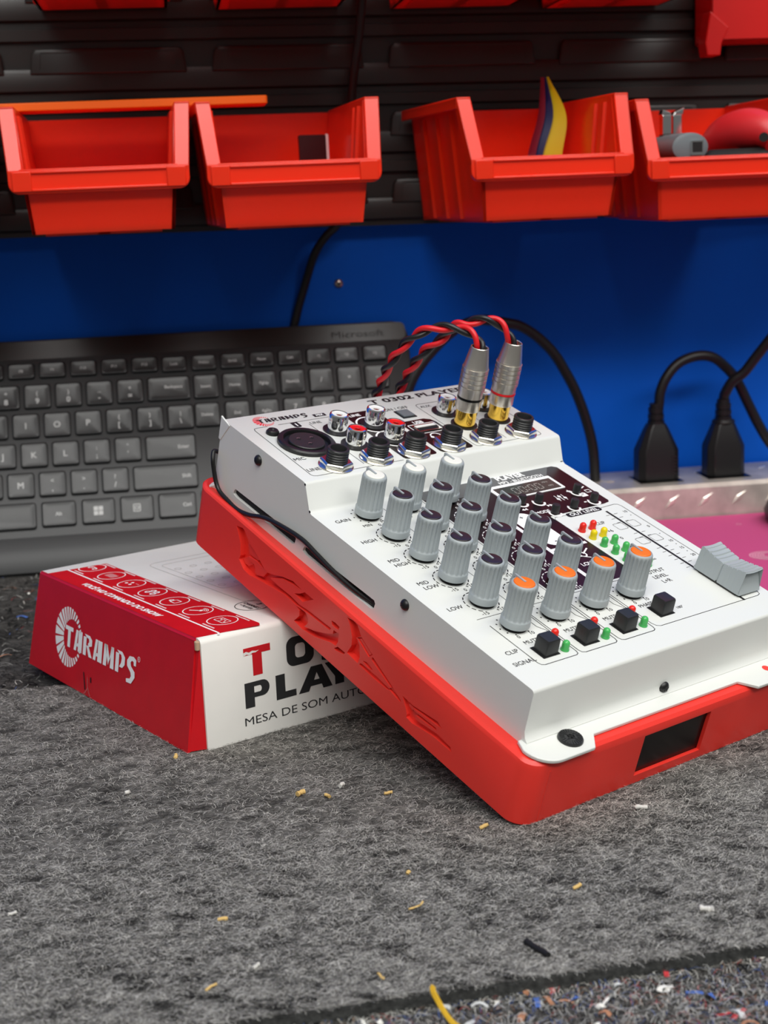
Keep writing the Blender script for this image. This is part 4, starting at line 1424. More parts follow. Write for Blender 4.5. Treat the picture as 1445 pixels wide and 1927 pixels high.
def eqring(bb, cx, cy, z):
    r = 6.7
    for i in range(14):
        a0 = math.radians(236 - 22 * i)
        bb.ring(cx, cy, r - 0.22, r + 0.22, a0 - math.radians(15), a0, 4, z)
    lab(bb, '0', cx, cy + 8.9, 1.7, z=z)
    lab(bb, '-15', cx - 4.0, cy - 7.0, 1.8, z=z)
    lab(bb, '+15', cx + 3.6, cy - 6.9, 1.8, z=z)


zz1 = pz + 0.08
for c in range(3):
    bb, z = (ink, pz) if c < 2 else (wht, zz1)
    gy = KY0 + 5 * KP + PY
    dots(bb, KX[c], gy, 6.2, z)
    lab(bb, 'MIN', KX[c] - 5.0, gy - 7.2, 1.7, z=z)
    lab(bb, 'MAX', KX[c] + 4.6, gy - 6.6, 1.7, z=z)
    for r_ in range(1, 5):
        eqring(bb, KX[c], KY0 + r_ * KP + PY, z)
for c in range(4):
    dots(ink, KX[c], KY0 + PY, 6.0, pz)
    lab(ink, '0', KX[c] - 3.1, KY0 - 5.9, 1.7)
    lab(ink, '10', KX[c] + 3.6, KY0 - 5.7, 1.7)
    if c > 0:
        lab(ink, 'LEVEL', KX[c] - 5.6, KY0 + 8.2, 1.5, rot=0.0)
for x in (37.3, 57.0):
    ink.ribbon([(x, 134), (x, 56)], 0.22, pz)
ink.ribbon([(17.5, 53.2), (34.5, 53.2)], 0.25, pz)
ink.ribbon([(37.0, 53.2), (54.0, 53.2)], 0.25, pz)
ink.ribbon([(57, 53.0), (73, 53.4), (100, 53.4)], 0.25, pz)
# channel frames with the line to the clip lamp
for c, x0_ in enumerate((19.3, 39.1, 59.2)):
    x1_ = x0_ + 18.6
    ink.ribbon([(x0_, 48.2), (x0_, 23.0), (x0_ + 0.5, 21.6), (x0_ + 1.8, 21.0), (x1_ - 1.5, 21.0), (x1_ - .4, 21.6), (x1_, 23.0), (x1_ + .3, 51.0)], 0.34, pz)
    ink.ribbon([(x0_ + 16.2, 47), (x0_ + 16.2, 41.0), (x0_ + 18.0, 37.5), (x0_ + 17.6, 34.0)], 0.28, pz)
    lab(ink, 'MUTE', x0_ + 7.6, 34.5, 1.9)
ink.ribbon([(79.2, 51.0), (79.2, 25.0), (79.9, 23.2), (81.6, 22.3), (137.8, 22.3), (139.6, 22.9), (140.2, 24.6), (140.2, 99.5), (139.6, 101.3), (137.8, 102.0), (129.5, 101.6)], 0.3, pz)
ink.ribbon([(109.0, 101.9), (103.2, 102.3), (101.8, 101.0), (101.8, 60.0)], 0.25, pz)
lab(ink, 'PHASE', 87.6, 35.6, 1.9)
lab(ink, '180°', 99.4, 29.0, 1.4)
for s, y in (('OUTPUT', 52.8), ('LEVEL', 49.1), ('L+R', 45.5)):
    lab(ink, s, 110.1, y, 2.1)
lab(ink, 'CLIP', 118.6, 91.3, 2.0)
lab(ink, '+6', 118.0, 84.6, 1.9)
lab(ink, '0', 118.2, 78.3, 1.9)
lab(ink, 'oo', 118.2, 60.2, 1.4)
# fader scale
for i in range(15):
    y = 95.2 - 3.25 * i
    if i not in (3, 4, 7, 8):
        ink.ribbon([(126.3, y), (128.4, y)], 0.24, pz)
        ink.ribbon([(131.0, y), (133.2, y)], 0.24, pz)
for yy in (83.8, 70.9):
    for xa, xb in ((123.0, 128.2), (131.0, 136.0)):
        ink.ribbon(rrect(xa, xb, yy - 0.2, yy + 4.6, 0.8, 3), 0.22, pz, closed=True)
for s, y in (('10', 95.2), ('0', 81.6), ('10', 68.7), ('15', 62.6), ('20', 56.4)):
    lab(ink, s, 137.9, y, 1.6)
for y in (91.8, 75.0, 65.7, 59.6):
    ink.disc(137.8, y, 0.28, pz, 8)
# lid of the jack field
pu = ZU + 0.05
lab(ink, 'MIC', 16.0, 165.2, 2.3, z=pu)
lab(ink, 'LINE', 16.2, 155.4, 2.3, z=pu)
lab(ink, 'LINE', 43.2, 192.6, 2.0, z=pu)
lab(ink, 'ON / OFF', 87.6, 193.6, 2.3, z=pu)
lab(ink, 'AUX', 103.2, 191.6, 2.0, z=pu)
lab(ink, 'T 0302 PLAYER', 107.5, 202.6, 3.7, 55.5, z=pu, bold=0.03)
ink.ribbon([(20.5, 195.4), (15.2, 195.4), (13.6, 194.9), (13.0, 193.4), (12.2, 152.0), (12.7, 150.8), (14.2, 150.2), (58, 150.2)], 0.3, pu)
ink.ribbon([(26.0, 195.5), (58, 195.6)], 0.3, pu)
ink.ribbon([(39.5, 192.2), (39.5, 153.0)], 0.3, pu)
ink.flat([(31.8, 195.4), (35.4, 195.4), (35.4, 191.6), (34.6, 190.8), (32.6, 190.8), (31.8, 191.6)], pu)
ink.flat([(46.2, 197.2), (52.5, 197.2), (52.5, 199.8), (46.2, 199.8)], pu)
ink.ribbon([(98.9, 170), (98.9, 192.4), (99.4, 193.8), (100.8, 194.4), (136.4, 194.4), (137.8, 193.8), (138.4, 192.4), (137.9, 152.4), (137.4, 151.0), (136, 150.4), (100.4, 150.4), (99.2, 151.0), (98.8, 152.4), (98.9, 170)], 0.3, pu)
ink.ribbon([(118.2, 192), (118.2, 153)], 0.25, pu)
lab(whu, '1', 33.6, 193.0, 2.4, z=pu + .08, bold=0.03)
lab(whu, 'MIX', 49.4, 198.5, 1.5, z=pu + .08, bold=0.02)
# the black fields round the two line inputs and the USB port
blkp.flat([(59.4, 152.0), (59.4, 196.0), (72.5, 196.0), (77.0, 193.0), (77.0, 152.0), (76.4, 150.8), (75.4, 150.4), (61.0, 150.4), (59.8, 150.9)], pu, 0)
blkp.flat([(79.4, 152.0), (79.4, 181.0), (93.6, 181.2), (96.4, 179.6), (97.4, 176.8), (97.4, 152.0), (96.8, 150.9), (95.6, 150.4), (81, 150.4), (79.8, 150.9)], pu, 0)
lab(whu, 'LINE', 64.4, 193.2, 2.1, z=pu + .08, bold=0.02)
lab(whu, 'USB', 88.4, 178.6, 2.2, z=pu + .08, bold=0.03)
whu.ribbon(rrect(81.2, 95.6, 168.4, 176.9, 0.6, 3), 0.4, pu + .08, closed=True)
for yy in (182.9, 168.5):
    whu.ring(67.0, yy, 7.0, 7.8, 0.6, 2 * PI - 0.3, 36, pu + .08)
whu.ring(87.6, 164.6, 2.3, 2.9, 0.1, PI - .1, 20, pu + .08)
for dx in (-2.5, 2.5):
    whu.disc(87.6 + dx, 164.2, 0.9, pu + .08, 12)
# the dark player field
blkp.flat([(58.0, 57.0), (58.0, 139.2), (59.2, 140.6), (135.6, 140.9), (138.6, 138.4), (138.4, 105.8), (137.4, 104.6), (134.0, 104.0), (101.6, 103.6), (101.6, 57.4), (100.2, 55.2), (98.0, 54.7), (60.4, 54.7), (58.6, 55.4)], pz, 0)
blkp.flat([(58.0, 134.2), (58.0, 139.2), (59.2, 140.6), (134.8, 140.9), (127.6, 133.6), (96, 133.2), (92, 129.2), (62, 131.0)], pz + .04, 1)
for x in (80.6,):
    blkp.flat([(79.6, 56.5), (79.6, 112.5), (81.6, 112.5), (81.6, 56.5)], pz + .06, 2)
blkp.flat([(81.6, 80.6), (81.6, 82.2), (100.6, 82.2), (100.6, 80.6)], pz + .06, 2)
blkp.flat(rrect(83.0, 94.2, 83.6, 110.6, 5.4, 8), pz + .08, 2)
lab(ink, '+', 88.4, 107.2, 2.6, z=pz + .12)
lab(ink, '-', 88.6, 87.0, 2.6, z=pz + .12, bold=0.03)
# guitar-like sign and LOW
wht.ring(91.6, 74.0, 1.2, 1.9, 0, 2 * PI, 18, zz1)
wht.ring(91.4, 76.4, 0.7, 1.2, 0, 2 * PI, 18, zz1)
wht.ribbon([(92.2, 74.5), (97.0, 77.4)], 0.7, zz1)
wht.ribbon([(86.4, 74.2), (90.2, 73.0), (93.4, 71.0)], 0.5, zz1)
lab(wht, 'LOW', 88.4, 67.9, 2.1, z=zz1, bold=0.02)
lab(wht, 'CUT', 88.6, 64.6, 1.9, z=zz1, bold=0.02)
lab(wht, 'PLAYER', 109.8, 138.5, 3.3, z=zz1, bold=0.04)
lab(wht, 'MP3 - BLUETOOTH', 113.2, 134.7, 2.1, z=zz1, bold=0.02)
lab(wht, 'MODE', 101.4, 107.8, 2.0, z=zz1, bold=0.02)
lab(wht, '+', 126.3, 118.4, 2.6, z=zz1, bold=0.05)
lab(wht, '-', 126.6, 108.6, 2.8, z=zz1, bold=0.05)
for x in (116.6, 118.6, 120.6):
    wht.ribbon([(x, 112.6), (x, 117.4)], 0.35, zz1)
    wht.ring(x, 115 + (1.1 if x == 118.6 else -.6), 0.0, 0.85, 0, 2 * PI, 12, zz1)
wht.flat(rrect(129.0, 132.6, 112.0, 115.0, 0.4, 3), zz1)
wht.ribbon([(134.2, 114.6), (136.8, 114.6), (136.8, 116.6), (134.2, 116.6)], 0.5, zz1, closed=True)
wht.ribbon([(134.4, 118.6), (136.8, 119.6)], 0.6, zz1)
for x, y, s in ((107.2, 111.4, 1), (96.4, 112.2, -1)):
    for d in (0, 1.5):
        wht.flat([(x + s * d, y - .9), (x + s * d, y + .9), (x + s * (d + 1.5), y)], zz1)
# OUT LEVEL badge
blkp.flat(rrect(109.2, 129.2, 99.8, 103.0, 1.4, 5), pz + .02, 3)
lab(wht, 'OUT LEVEL', 119.2, 101.4, 2.0, 16.4, z=pz + .1, bold=0.02)
BTN = [(105.9, 115.7), (106.0, 105.5), (129.4, 116.6), (117.9, 106.4), (131.0, 107.6), (97.6, 117.4)]
for x, y in BTN:
    wht.ring(x - 0.2, y - 0.6, 2.1, 3.1, 2.2, 6.0, 18, zz1)
ink.build('black_lettering', mx, smooth=0)
wht.build('player_lettering', mx, smooth=0)
whu.build('jack_field_lettering', mx, smooth=0)
blkp.build('dark_panel_print', mx, smooth=0)
# red ring sign and the maker's word
b = MB(['ink_red', 'ink'], MM)
crescent(b, 21.6, 200.3, 4.6, 1.3, 3.0, 0, None, pu, 0.05, 0.5)
glyphs(b, 19.0, 199.0, 25.0, 3.1, 1, None, pu + .05)
b.build('maker_sign', mx, smooth=0)

# ---- display
b = MB(['ink_white', 'lcd', 'lcd_seg'], MM)
b.prism(rrect(91.6, 127.8, 121.6, 133.0, 0.5, 3), ZL + .02, ZL + .35, 0)
b.prism(rrect(93.4, 126.2, 122.4, 131.0, 0.2, 2), ZL + .3, ZL + .42, 1)
zz = ZL + .46
SEG = {'0': 'abcdef', ':': ''}


def digit(x, y, w_, h_):
    q = 0.35
    for (xa, ya, xb, yb) in ((x, y + h_, x + w_, y + h_), (x, y, x + w_, y), (x, y, x, y + h_ / 2), (x, y + h_ / 2, x, y + h_), (x + w_, y, x + w_, y + h_ / 2), (x + w_, y + h_ / 2, x + w_, y + h_)):
        dx, dy = (xb - xa) * .12, (yb - ya) * .12
        b.ribbon([(xa + dx, ya + dy), (xb - dx, yb - dy)], q, zz, 2)


for x in (101.6, 105.6, 111.0, 115.0):
    digit(x, 124.2, 2.6, 4.6)
for y in (125.4, 127.6):
    b.disc(109.6, y, 0.35, zz, 8, 2)
b.text('MHz', 121.5, 128.6, 1.1, z=zz, mi=2)
b.text('MP3', 122.2, 125.2, 1.1, z=zz, mi=2)
b.build('display', mx, smooth=0)


# ---- controls
def flute_ring(r, depth, n, z, lobes=18):
    return [((r - depth * (0.5 - 0.5 * math.cos(lobes * 2 * PI * i / n)) ** 1.0) * math.cos(2 * PI * i / n), (r - depth * (0.5 - 0.5 * math.cos(lobes * 2 * PI * i / n))) * math.sin(2 * PI * i / n), z) for i in range(n)]


def knob_mesh():
    b = MB('knob_gray', MM)
    n = 108
    circ = lambda r, z: [(r * math.cos(2 * PI * i / n), r * math.sin(2 * PI * i / n), z) for i in range(n)]
    b.loft([circ(5.2, 1.4), circ(5.55, 1.7), circ(5.5, 4.2), circ(5.3, 4.6), flute_ring(5.2, 0.0, n, 4.7), flute_ring(5.16, 0.62, n, 5.4), flute_ring(4.92, 0.58, n, 17.4), flute_ring(4.9, 0.25, n, 18.2), circ(4.75, 18.9), circ(4.45, 19.45), circ(4.0, 19.65), circ(3.8, 19.3)], cap1=True)
    # pointer blade: lies over the cap from its centre and stands out at the rim
    b.loft([[(-.42, -0.5, 19.4), (.42, -0.5, 19.4), (.36, -0.5, 20.35), (-.36, -0.5, 20.35)], [(-.45, 5.0, 19.4), (.45, 5.0, 19.4), (.38, 5.0, 20.6), (-.38, 5.0, 20.6)], [(-.45, 5.3, 16.0), (.45, 5.3, 16.0), (.38, 5.25, 20.4), (-.38, 5.25, 20.4)]])
    b.v = [(x, y, z * 0.933) for x, y, z in b.v]
    return b


def cap_mesh(m_):
    b = MB(m_, MM)
    b.lathe([(3.85, 19.2), (3.85, 19.66), (3.7, 19.88), (3.2, 19.96), (1.5, 20.0), (0.1, 20.0)], n=40)
    b.v = [(x, y, z * 0.933) for x, y, z in b.v]
    return b


shaft = MB('black_matte', MM)
shaft.lathe([(4.6, 0), (4.6, 0.5), (3.4, 0.6), (3.4, 1.6)], n=32)
KN, CP, SH = None, {}, None
for r_ in range(6):
    for c in range(4):
        if c == 3 and r_ > 0:
            continue
        cn = 'cap_orange' if r_ == 0 else ('cap_white' if r_ == 5 else 'cap_black')
        if KN is None:
            KN = knob_mesh().build('knob', mx, smooth=50)
            k = KN
            SH = shaft.build('shaft_collar', k, smooth=40)
        else:
            k = dup(KN, mx)
            dup(SH, k)
        k.location = (KX[c] * MM, (KY0 + r_ * KP) * MM, ZL * MM)
        k['label'] = {'cap_orange': 'gray knob with orange cap', 'cap_white': 'gray knob with white cap', 'cap_black': 'gray knob with black cap'}[cn]
        if cn not in CP:
            CP[cn] = cap_mesh(cn).build('knob_cap', k, smooth=50)
        else:
            dup(CP[cn], k)


def led(x, y, colr):
    key_ = 'led_' + colr
    if key_ not in CP:
        b = MB(key_, MM)
        prof = [(1.62, 0), (1.62, 0.5), (1.42, 0.55), (1.42, 2.6)] + [(1.42 * math.cos(PI / 2 * i / 6), 2.6 + 1.42 * math.sin(PI / 2 * i / 6)) for i in range(1, 6)] + [(0.05, 4.02)]
        b.lathe(prof, n=24)
        o = b.build('led', mx, smooth=60)
        o['label'] = colr + ' indicator lamp'
        CP[key_] = o
    else:
        o = dup(CP[key_], mx)
    o.location = (x * MM, y * MM, ZL * MM)


for i, colr in enumerate(('red', 'yellow', 'green', 'green', 'green', 'green')):
    for x in (105.7, 111.6):
        led(x, 89.0 - 6.35 * i, colr)
for x in (36.0, 55.8, 75.8):
    led(x, 32.6, 'red')
    led(x - 1.6 + (0.6 if x > 50 else 0), 25.2, 'green')

BT = None
for x, y in ((27.4, 27.6), (47.2, 27.6), (67.2, 27.6), (90.2, 30.2)):
    if BT is None:
        b = MB('button_black', MM)
        sq = lambda h_, z, r=0.5: [(a, c, z) for a, c in rrect(-h_, h_, -h_, h_, r, 3)]
        b.loft([sq(3.2, -1), sq(3.1, 5.4), sq(2.85, 6.0), sq(2.0, 5.9)])
        BT = b.build('push_button', mx, smooth=40)
        o = BT
        b = MB('black_matte', MM)
        b.flat(rrect(-4.3, 3.9, -3.8, 3.8, 0.3, 2), 0.06)
        BTF = b.build('button_well', o, smooth=0)
    else:
        o = dup(BT, mx)
        dup(BTF, o)
    o.location = (x * MM, y * MM, ZL * MM)

PB = None
for x, y in BTN + [(88.4, 96.2)]:
    if PB is None:
        b = MB('button_black', MM)
        b.lathe([(1.75, 0), (1.7, 3.6), (1.5, 4.0), (0.1, 4.05)], n=24)
        PB = b.build('player_button', mx, smooth=40)
        o = PB
    else:
        o = dup(PB, mx)
    o.location = (x * MM, y * MM, ZL * MM)

# fader: slot and ridged cap
b = MB('black_matte', MM)
b.flat([(128.9, 22.0), (130.1, 22.0), (130.1, 98.4), (128.9, 98.4)], ZL + .07)
b.build('fader_slot', mx, smooth=0)
b = MB('knob_gray', MM)
NX, n2 = 11, 0
half_w0, half_w1 = 6.4, 5.6
def top_z(y, u):
    """height across the cap: two sloping halves, scooped in the middle"""
    t = abs(y) / 12.2
    edge = 8.9 + 1.5 * t - (0.0 if t < .93 else (t - .93) * 8)
    scoop = 0.7 * (1 - u * u) * (0.4 + 0.6 * t)
    rid = 0.0
    for c_ in (0.32, 0.50, 0.68, 0.86):
        if t > c_:
            rid += 0.34
    groove = 0.7 * math.exp(-(y / 0.28) ** 2)
    return edge - scoop * 0.75 + rid * 0.4 - (0.5 * (1 if (t * 11) % 2 < .5 else 0) * (t > .2)) - groove
ys_ = sorted(set([-12.2, -11.6] + [round(-11.4 + 0.3 * i, 3) for i in range(77)] + [11.6, 12.2]))
rings = []
for y in ys_:
    t = abs(y) / 12.2
    cut_ = 0.55 * math.exp(-(y / 0.3) ** 2)
    wb, wt = 6.6 - cut_ - (0.4 if t > .985 else 0), 5.2 - cut_
    ring = [(-wb, y, 0.9), (wb, y, 0.9)] + [(wt - 2 * wt * i / (NX - 1), y * (0.90 if t > .5 else 1.0) if False else y, max(2.0, top_z(y, 1 - 2 * i / (NX - 1)))) for i in range(NX)]
    rings.append(ring)
# slope the two ends inwards
def endslope(ring, y, s):
    return [(x, y_ - s * 0.32 * z_, z_) for x, y_, z_ in ring]
rings[0] = endslope(rings[0], ys_[0], -1)
rings[1] = endslope(rings[1], ys_[1], -1)
rings[-1] = endslope(rings[-1], ys_[-1], 1)
rings[-2] = endslope(rings[-2], ys_[-2], 1)
b.loft(rings[::-1])
b.build('fader_cap', mx, smooth=32, loc=(134.6 * MM - 0.0002, 36.0 * MM, ZL * MM))
b = MB('black', MM)
b.box(128.0, 131.0, 26, 45, ZL + .1, ZL + 1.2)
b.build('fader_carriage', mx, smooth=0)

# XLR socket
xs = MB('black', MM)
n = 48
xs.lathe([(12.2, 0), (12.2, 1.4), (11.6, 2.0), (9.9, 2.0), (9.6, 1.2), (9.6, 0.25)], n=n)
xlr = xs.build('xlr_socket', mx, smooth=40, loc=(26.9 * MM, 176.0 * MM, ZU * MM))
b = MB(['button_black', 'black_matte'], MM)
b.lathe([(7.6, 0.2), (7.6, 1.5), (7.3, 1.8), (0.1, 1.85)], n=40)
for a in (0.35, 2.5, 4.55):
    b.disc(3.4 * math.cos(a), 3.4 * math.sin(a), 0.95, 1.9, 16, 1)
b.build('contact_insert', xlr, smooth=40)
b = MB('nickel', MM)
for a in (0.35, 2.5, 4.55):
    b.ring(3.4 * math.cos(a), 3.4 * math.sin(a), 0.6, 0.95, 0.3, 2.6, 10, 1.96)
b.build('contact', xlr, smooth=0)
b = MB('black', MM)
b.lathe([(2.8, 0), (2.8, 1.0), (2.1, 1.9), (1.1, 1.9), (0.7, 1.3), (0.05, 1.3)], n=28)
b.build('lock_button', mx, smooth=40, loc=(18.7 * MM, 188.9 * MM, ZU * MM))

# 6.3 mm jacks: threaded tube, hex nut, washer
JK = None
for x in (26.9, 47.6, 67.4, 87.2, 108.0, 128.8):
    if JK is None:
        b = MB('button_black', MM)
        prof = [(4.5, 0.0)]
        z = 1.8
        while z < 7.0:
            prof += [(4.5, z), (4.15, z + .4), (4.5, z + .8)]
            z += 1.05
        prof += [(4.5, 7.6), (4.2, 8.0), (3.4, 8.0), (3.2, 7.6), (3.2, 1.0)]
        b.lathe(prof, n=36)
        JK = b.build('jack_socket', mx, smooth=30)
        o = JK
        b = MB('nut', MM)
        b.lathe([(7.3, 0.0), (7.3, 0.45), (6.2, 0.75)], n=36)
        hexa = lambda r, z: [(r * math.cos(PI / 3 * i + .3), r * math.sin(PI / 3 * i + .3), z) for i in range(6)]
        b.loft([hexa(6.9, 0.6), hexa(6.9, 2.2), hexa(6.3, 2.8)])
        JN = b.build('hex_nut', o, smooth=20, bevel=0.0002)
    else:
        o = dup(JK, mx)
        dup(JN, o)
    o.location = (x * MM, 155.2 * MM, ZU * MM)

# phono sockets
RC, RI = None, {}
for x, y, m_ in ((47.4, 182.9, 'rca_white'), (46.6, 168.8, 'rca_red'), (67.2, 183.0, 'rca_white'), (66.8, 168.6, 'rca_red'), (108.0, 183.6, 'rca_white'), (129.4, 183.2, 'rca_white'), (108.05, 170.1, 'rca_red'), (128.1, 170.3, 'rca_red')):
    inserted = x > 100 and y < 175
    if RC is None:
        b = MB('chrome', MM)
        b.lathe([(4.15, 0.3), (4.15, 7.2), (3.9, 7.8), (3.4, 8.0), (3.2, 7.6), (3.2, 7.2)], n=36)
        RC = b.build('phono_socket', mx, smooth=40)
        o = RC
        b = MB('black', MM)
        b.lathe([(6.0, 0), (6.0, 0.55), (4.2, 0.6)], n=36)
        RB = b.build('insulating_ring', o, smooth=40)
    else:
        o = dup(RC, mx)
        dup(RB, o)
    o.location = (x * MM, y * MM, ZU * MM)
    if m_ not in RI:
        b = MB([m_, 'chrome'], MM)
        b.lathe([(3.25, 7.0), (3.2, 7.7), (1.5, 7.55), (1.4, 6.9), (0.1, 6.9)], n=28)
        RI[m_] = b.build('colour_insert', o, smooth=40)
    else:
        dup(RI[m_], o)

# USB port and power switch
b = MB(['nut', 'black_matte', 'carton_white'], MM)
b.box(82.2, 94.6, 169.6, 175.8, ZU + .1, ZU + .6, 0)
b.box(82.8, 94.0, 170.2, 175.2, ZU + .3, ZU + .64, 1)
b.box(83.0, 93.8, 172.8, 174.6, ZU + .3, ZU + .9, 2)
b.build('usb_port', mx, smooth=0)
b = MB(['black', 'usb_gray'], MM)
b.box(84.4, 92.2, 183.6, 191.2, ZU, ZU + .3, 0)
b.box(85.2, 91.4, 184.4, 190.4, ZU, ZU + 0.9, 1)
b.build('power_switch', mx, smooth=0, bevel=0.0003)


# ------------------------------------------------------------------ phono leads of twisted wire
def phono_lead(base_xy, path, band, label):
    mw = MXM @ Matrix.Translation((base_xy[0] * MM, base_xy[1] * MM, (ZU + 0.62) * MM))
    root = empty('phono_cable', mw, label, 'audio cable', 'twisted red and black leads in the sockets')
    Z0 = 0.0
    b = MB('gold', MM)
    b.lathe([(4.25, 0), (4.7, 0.1), (4.8, 6.6), (4.9, 7.2), (4.2, 7.2), (4.2, 0)], n=36, cap0=False, cap1=False)
    b.build('gold_collar', root, smooth=40)
    b = MB('nickel', MM)
    prof = [(4.2, 7.0), (5.3, 7.2), (5.45, 7.6), (5.45, 12.2), (5.15, 12.3), (5.15, 13.3), (5.45, 13.4), (5.5, 16.6)]
    z = 16.6
    for k in range(5):
        prof += [(5.85, z + .1), (5.85, z + 1.6), (5.45, z + 1.7), (5.45, z + 2.1)]
        z += 2.15
    prof += [(5.6, z), (5.4, z + .5), (3.95, 36.2), (3.7, 36.4), (3.35, 36.2), (3.35, 30.0)]
    b.lathe(prof, n=48)
    b.build('plug_shell', root, smooth=30)
    b = MB(band, MM)
    b.lathe([(5.2, 12.3), (5.55, 12.4), (5.55, 13.2), (5.2, 13.3)], n=36)
    b.build('colour_band', root, smooth=40)
    F = Matrix.Translation((-base_xy[0], -base_xy[1], -(ZU + 0.62)))
    pts = catmull(path, 14)
    # cumulative length drives the twist
    s = [0.0]
    for p, q in zip(pts[:-1], pts[1:]):
        s.append(s[-1] + (q - p).length)
    tg = [(pts[min(i + 1, len(pts) - 1)] - pts[max(i - 1, 0)]).normalized() for i in range(len(pts))]
    nrm = Vector((1, 0, 0))
    A, B = [], []
    for i, p in enumerate(pts):
        nrm = (nrm - tg[i] * nrm.dot(tg[i])).normalized()
        bn = tg[i].cross(nrm)
        a = 2 * PI * s[i] / 20.0
        d = (nrm * math.cos(a) + bn * math.sin(a)) * 1.25
        A.append(p + d)
        B.append(p - d)
    for nm, m_, q in (('red_wire', 'wire_red', A), ('black_wire', 'wire_black', B)):
        b = MB(m_, MM, F)
        b.tube(q, 1.25, 10)
        b.build(nm, root, smooth=60)


P1 = [(108.05, 170.1, 88.0), (108.1, 170.0, 95.0), (107.8, 172.5, 98.2), (105.8, 176.1, 100.2), (102.5, 180.0, 100.6), (98.0, 184.2, 99.9), (93.8, 187.7, 98.3), (90.7, 191.2, 95.0), (88.7, 194.8, 90.1), (87.6, 198.3, 83.8), (87.2, 201.8, 77.4), (88.7, 206.0, 70.7), (91.0, 210.0, 63.8), (93.4, 214.5, 56.1), (95.1, 217.0, 48.0), (96.0, 217.6, 36.0), (96.0, 216.4, 20.0)]
P2 = [(128.1, 170.3, 88.0), (126.9, 170.4, 95.2), (124.9, 172.6, 99.6), (122.0, 175.8, 102.9), (118.0, 179.2, 103.9), (114.9, 182.3, 102.1), (112.7, 185.3, 99.9), (110.3, 188.4, 98.3), (109.1, 191.5, 94.7), (108.2, 194.5, 89.8), (106.3, 197.6, 85.6), (104.9, 201.0, 81.1), (104.9, 205.0, 74.7), (105.7, 209.0, 68.1), (107.3, 213.0, 61.4), (108.0, 216.2, 54.7), (109.0, 217.6, 44.0), (109.0, 216.6, 20.0)]
phono_lead((108.05, 170.1), P1, 'gloss_black', 'twisted lead with a black-banded plug, nearer of the two in the mixer')
phono_lead((128.1, 170.3), P2, 'wire_red', 'twisted lead with a red-banded plug, right of the two in the mixer')

# thin cable along the left side, out of the back and into the second vent
mw = MXM @ Matrix.Translation((5.0 * MM, 204.4 * MM, 42.2 * MM))
root = empty('thin_cable', mw, 'thin black cable running along the mixer side into the vent', 'cable')
b = MB('cable_black', MM, Matrix.Translation((-5.0, -204.4, -42.2)))
b.tube(catmull([(7.0, 208.9, 42.6), (4.6, 208.9, 43.2), (3.2, 206.8, 40.5), (3.3, 205.4, 36.7), (3.6, 203.2, 31.8), (3.7, 200.0, 29.0), (3.7, 194.0, 28.0), (3.6, 185.6, 27.5), (3.9, 177.0, 29.2), (4.3, 168.2, 32.6), (4.7, 157.2, 34.7), (4.95, 142.4, 36.1), (4.95, 131.5, 35.0), (5.0, 121.0, 33.7), (6.0, 110.7, 32.3), (7.6, 100.4, 31.4), (8.6, 96.0, 31.2)], 8), 0.95, 10)
b.build('cable_sheath', root, smooth=60)


# ------------------------------------------------------------------ crumbs and scraps on the felt
def scrap(name, x, y, length, r, m_, label, cat, group=None, ang=0.0, n=4, curl_=0.3, z=0.0006, lump=0.2):
    g = random.Random(int((x + 1) * 1e5) ^ int((y + 1) * 1e4))
    pts = [(0, 0, 0)]
    a = ang
    for i in range(n):
        a += g.uniform(-curl_, curl_)
        p = pts[-1]
        pts.append((p[0] + math.cos(a) * length / n, p[1] + math.sin(a) * length / n, p[2] + g.uniform(-.0002, .0003)))
    b = MB(m_)
    b.tube(catmull(pts, 3), [r * g.uniform(1 - lump, 1 + lump) for _ in range(3 * n + 1)], 8)
    o = b.build(name, smooth=60)
    o.location = (x, y, z + r * 0.6)
    return tag(o, label, cat, group)


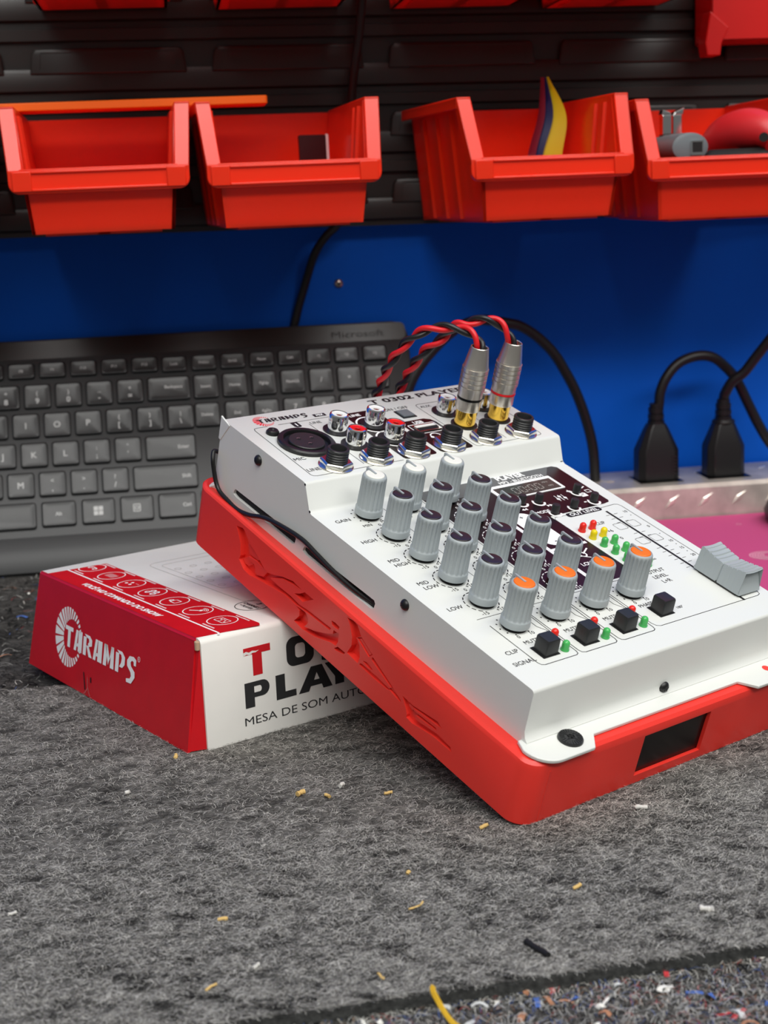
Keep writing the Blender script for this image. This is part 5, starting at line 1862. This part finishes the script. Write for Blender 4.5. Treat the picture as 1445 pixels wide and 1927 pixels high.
scrap('sleeve_offcut', -0.0139, -0.0774, 0.0100, 0.00095, 'black_matte', 'black bit of cable sleeve on the felt near the front edge', 'scrap', ang=-1.15, curl_=0.03, lump=0.03)
scrap('pale_chip', 0.0405, -0.0692, 0.0042, 0.0009, 'chip', 'pale plastic chip on the felt at the right, near its front edge', 'scrap', ang=-0.35)
G_ = 'straw-coloured crumbs on the felt'
for x, y, L_, r, a, lab_ in (
        (0.0078, -0.0486, 0.0034, 0.0006, 0.1, 'tan crumb on the felt straight in front of the base corner, toward the right'),
        (-0.1006, -0.0446, 0.0030, 0.0006, 0.3, 'tan crumb on the felt at the lower left'),
        (-0.1052, -0.0843, 0.0036, 0.0004, 0.2, 'tan sliver on the felt by the bottom edge, left of the middle'),
        (-0.0577, -0.0855, 0.0030, 0.0004, -0.9, 'tan sliver on the felt left of the yellow thread'),
        (-0.0435, -0.0503, 0.0066, 0.00035, 0.2, 'long tan hair-thin sliver on the felt left of the black sleeve bit'),
        (-0.0693, 0.0438, 0.0030, 0.0009, 0.5, 'clumped yellow crumb on the felt between carton and base corner'),
        (-0.0595, 0.0415, 0.0028, 0.0006, -0.5, 'yellow crumb beside the clumped one, between carton and base corner'),
        (-0.1128, 0.0913, 0.0030, 0.0007, 1.2, 'tan crumb on the felt just below the white side of the carton'),
        (-0.0385, 0.0379, 0.0030, 0.0006, 0.2, 'tan crumb on the felt below the long edge of the red base'),
        (-0.0404, -0.0274, 0.0016, 0.0006, 1.2, 'tan crumb standing on the felt left of the base corner'),
        (-0.0112, 0.0006, 0.0032, 0.0007, 0.2, 'tan crumb on the felt right below the corner of the red base')):
    scrap('crumb', x, y, L_, r, 'straw', lab_, 'crumb', G_, a)
for x, y, L_, r, a, lab_ in (
        (-0.0534, 0.0479, 0.0024, 0.0007, 0.8, 'white fluff crumb on the felt between carton and red base'),
        (-0.0916, -0.0752, 0.0022, 0.0006, 0.9, 'white crumb on the felt near the bottom edge, left'),
        (-0.1313, 0.0603, 0.0020, 0.0008, 0.3, 'white crumb on the felt below the red end of the carton'),
        (0.0443, 0.0047, 0.0040, 0.0008, -0.3, 'white flake on the felt below the dark display window'),
        (-0.1640, -0.0267, 0.0026, 0.0005, 0.2, 'white crumb on the felt at the left edge of the picture')):
    scrap('pale_crumb', x, y, L_, r, 'chip', lab_, 'crumb', 'white crumbs on the felt', a)
b = MB('thread')
g = random.Random(9)
for k in range(7):
    off = (g.uniform(-.0006, .0006), g.uniform(-.0006, .0006), g.uniform(0, .0006))
    b.tube(catmull([(-.0002 + off[0], .0022 + off[1], .0030), (off[0], off[1], .0016 + off[2]), (.0030 + off[0], -.0072 + off[1], -.0022 + off[2]), (.0076 + off[0] * 2, -.0126 + off[1], -.0034 + off[2]), (.0130 + off[0] * 3, -.0158 + off[1] * 3, -.0036)], 4), 0.00035, 6)
o = b.build('yellow_thread', smooth=60)
o.location = (-0.0446, -0.1010, 0.0)
tag(o, 'frayed yellow thread over the front edge of the felt mat', 'thread')
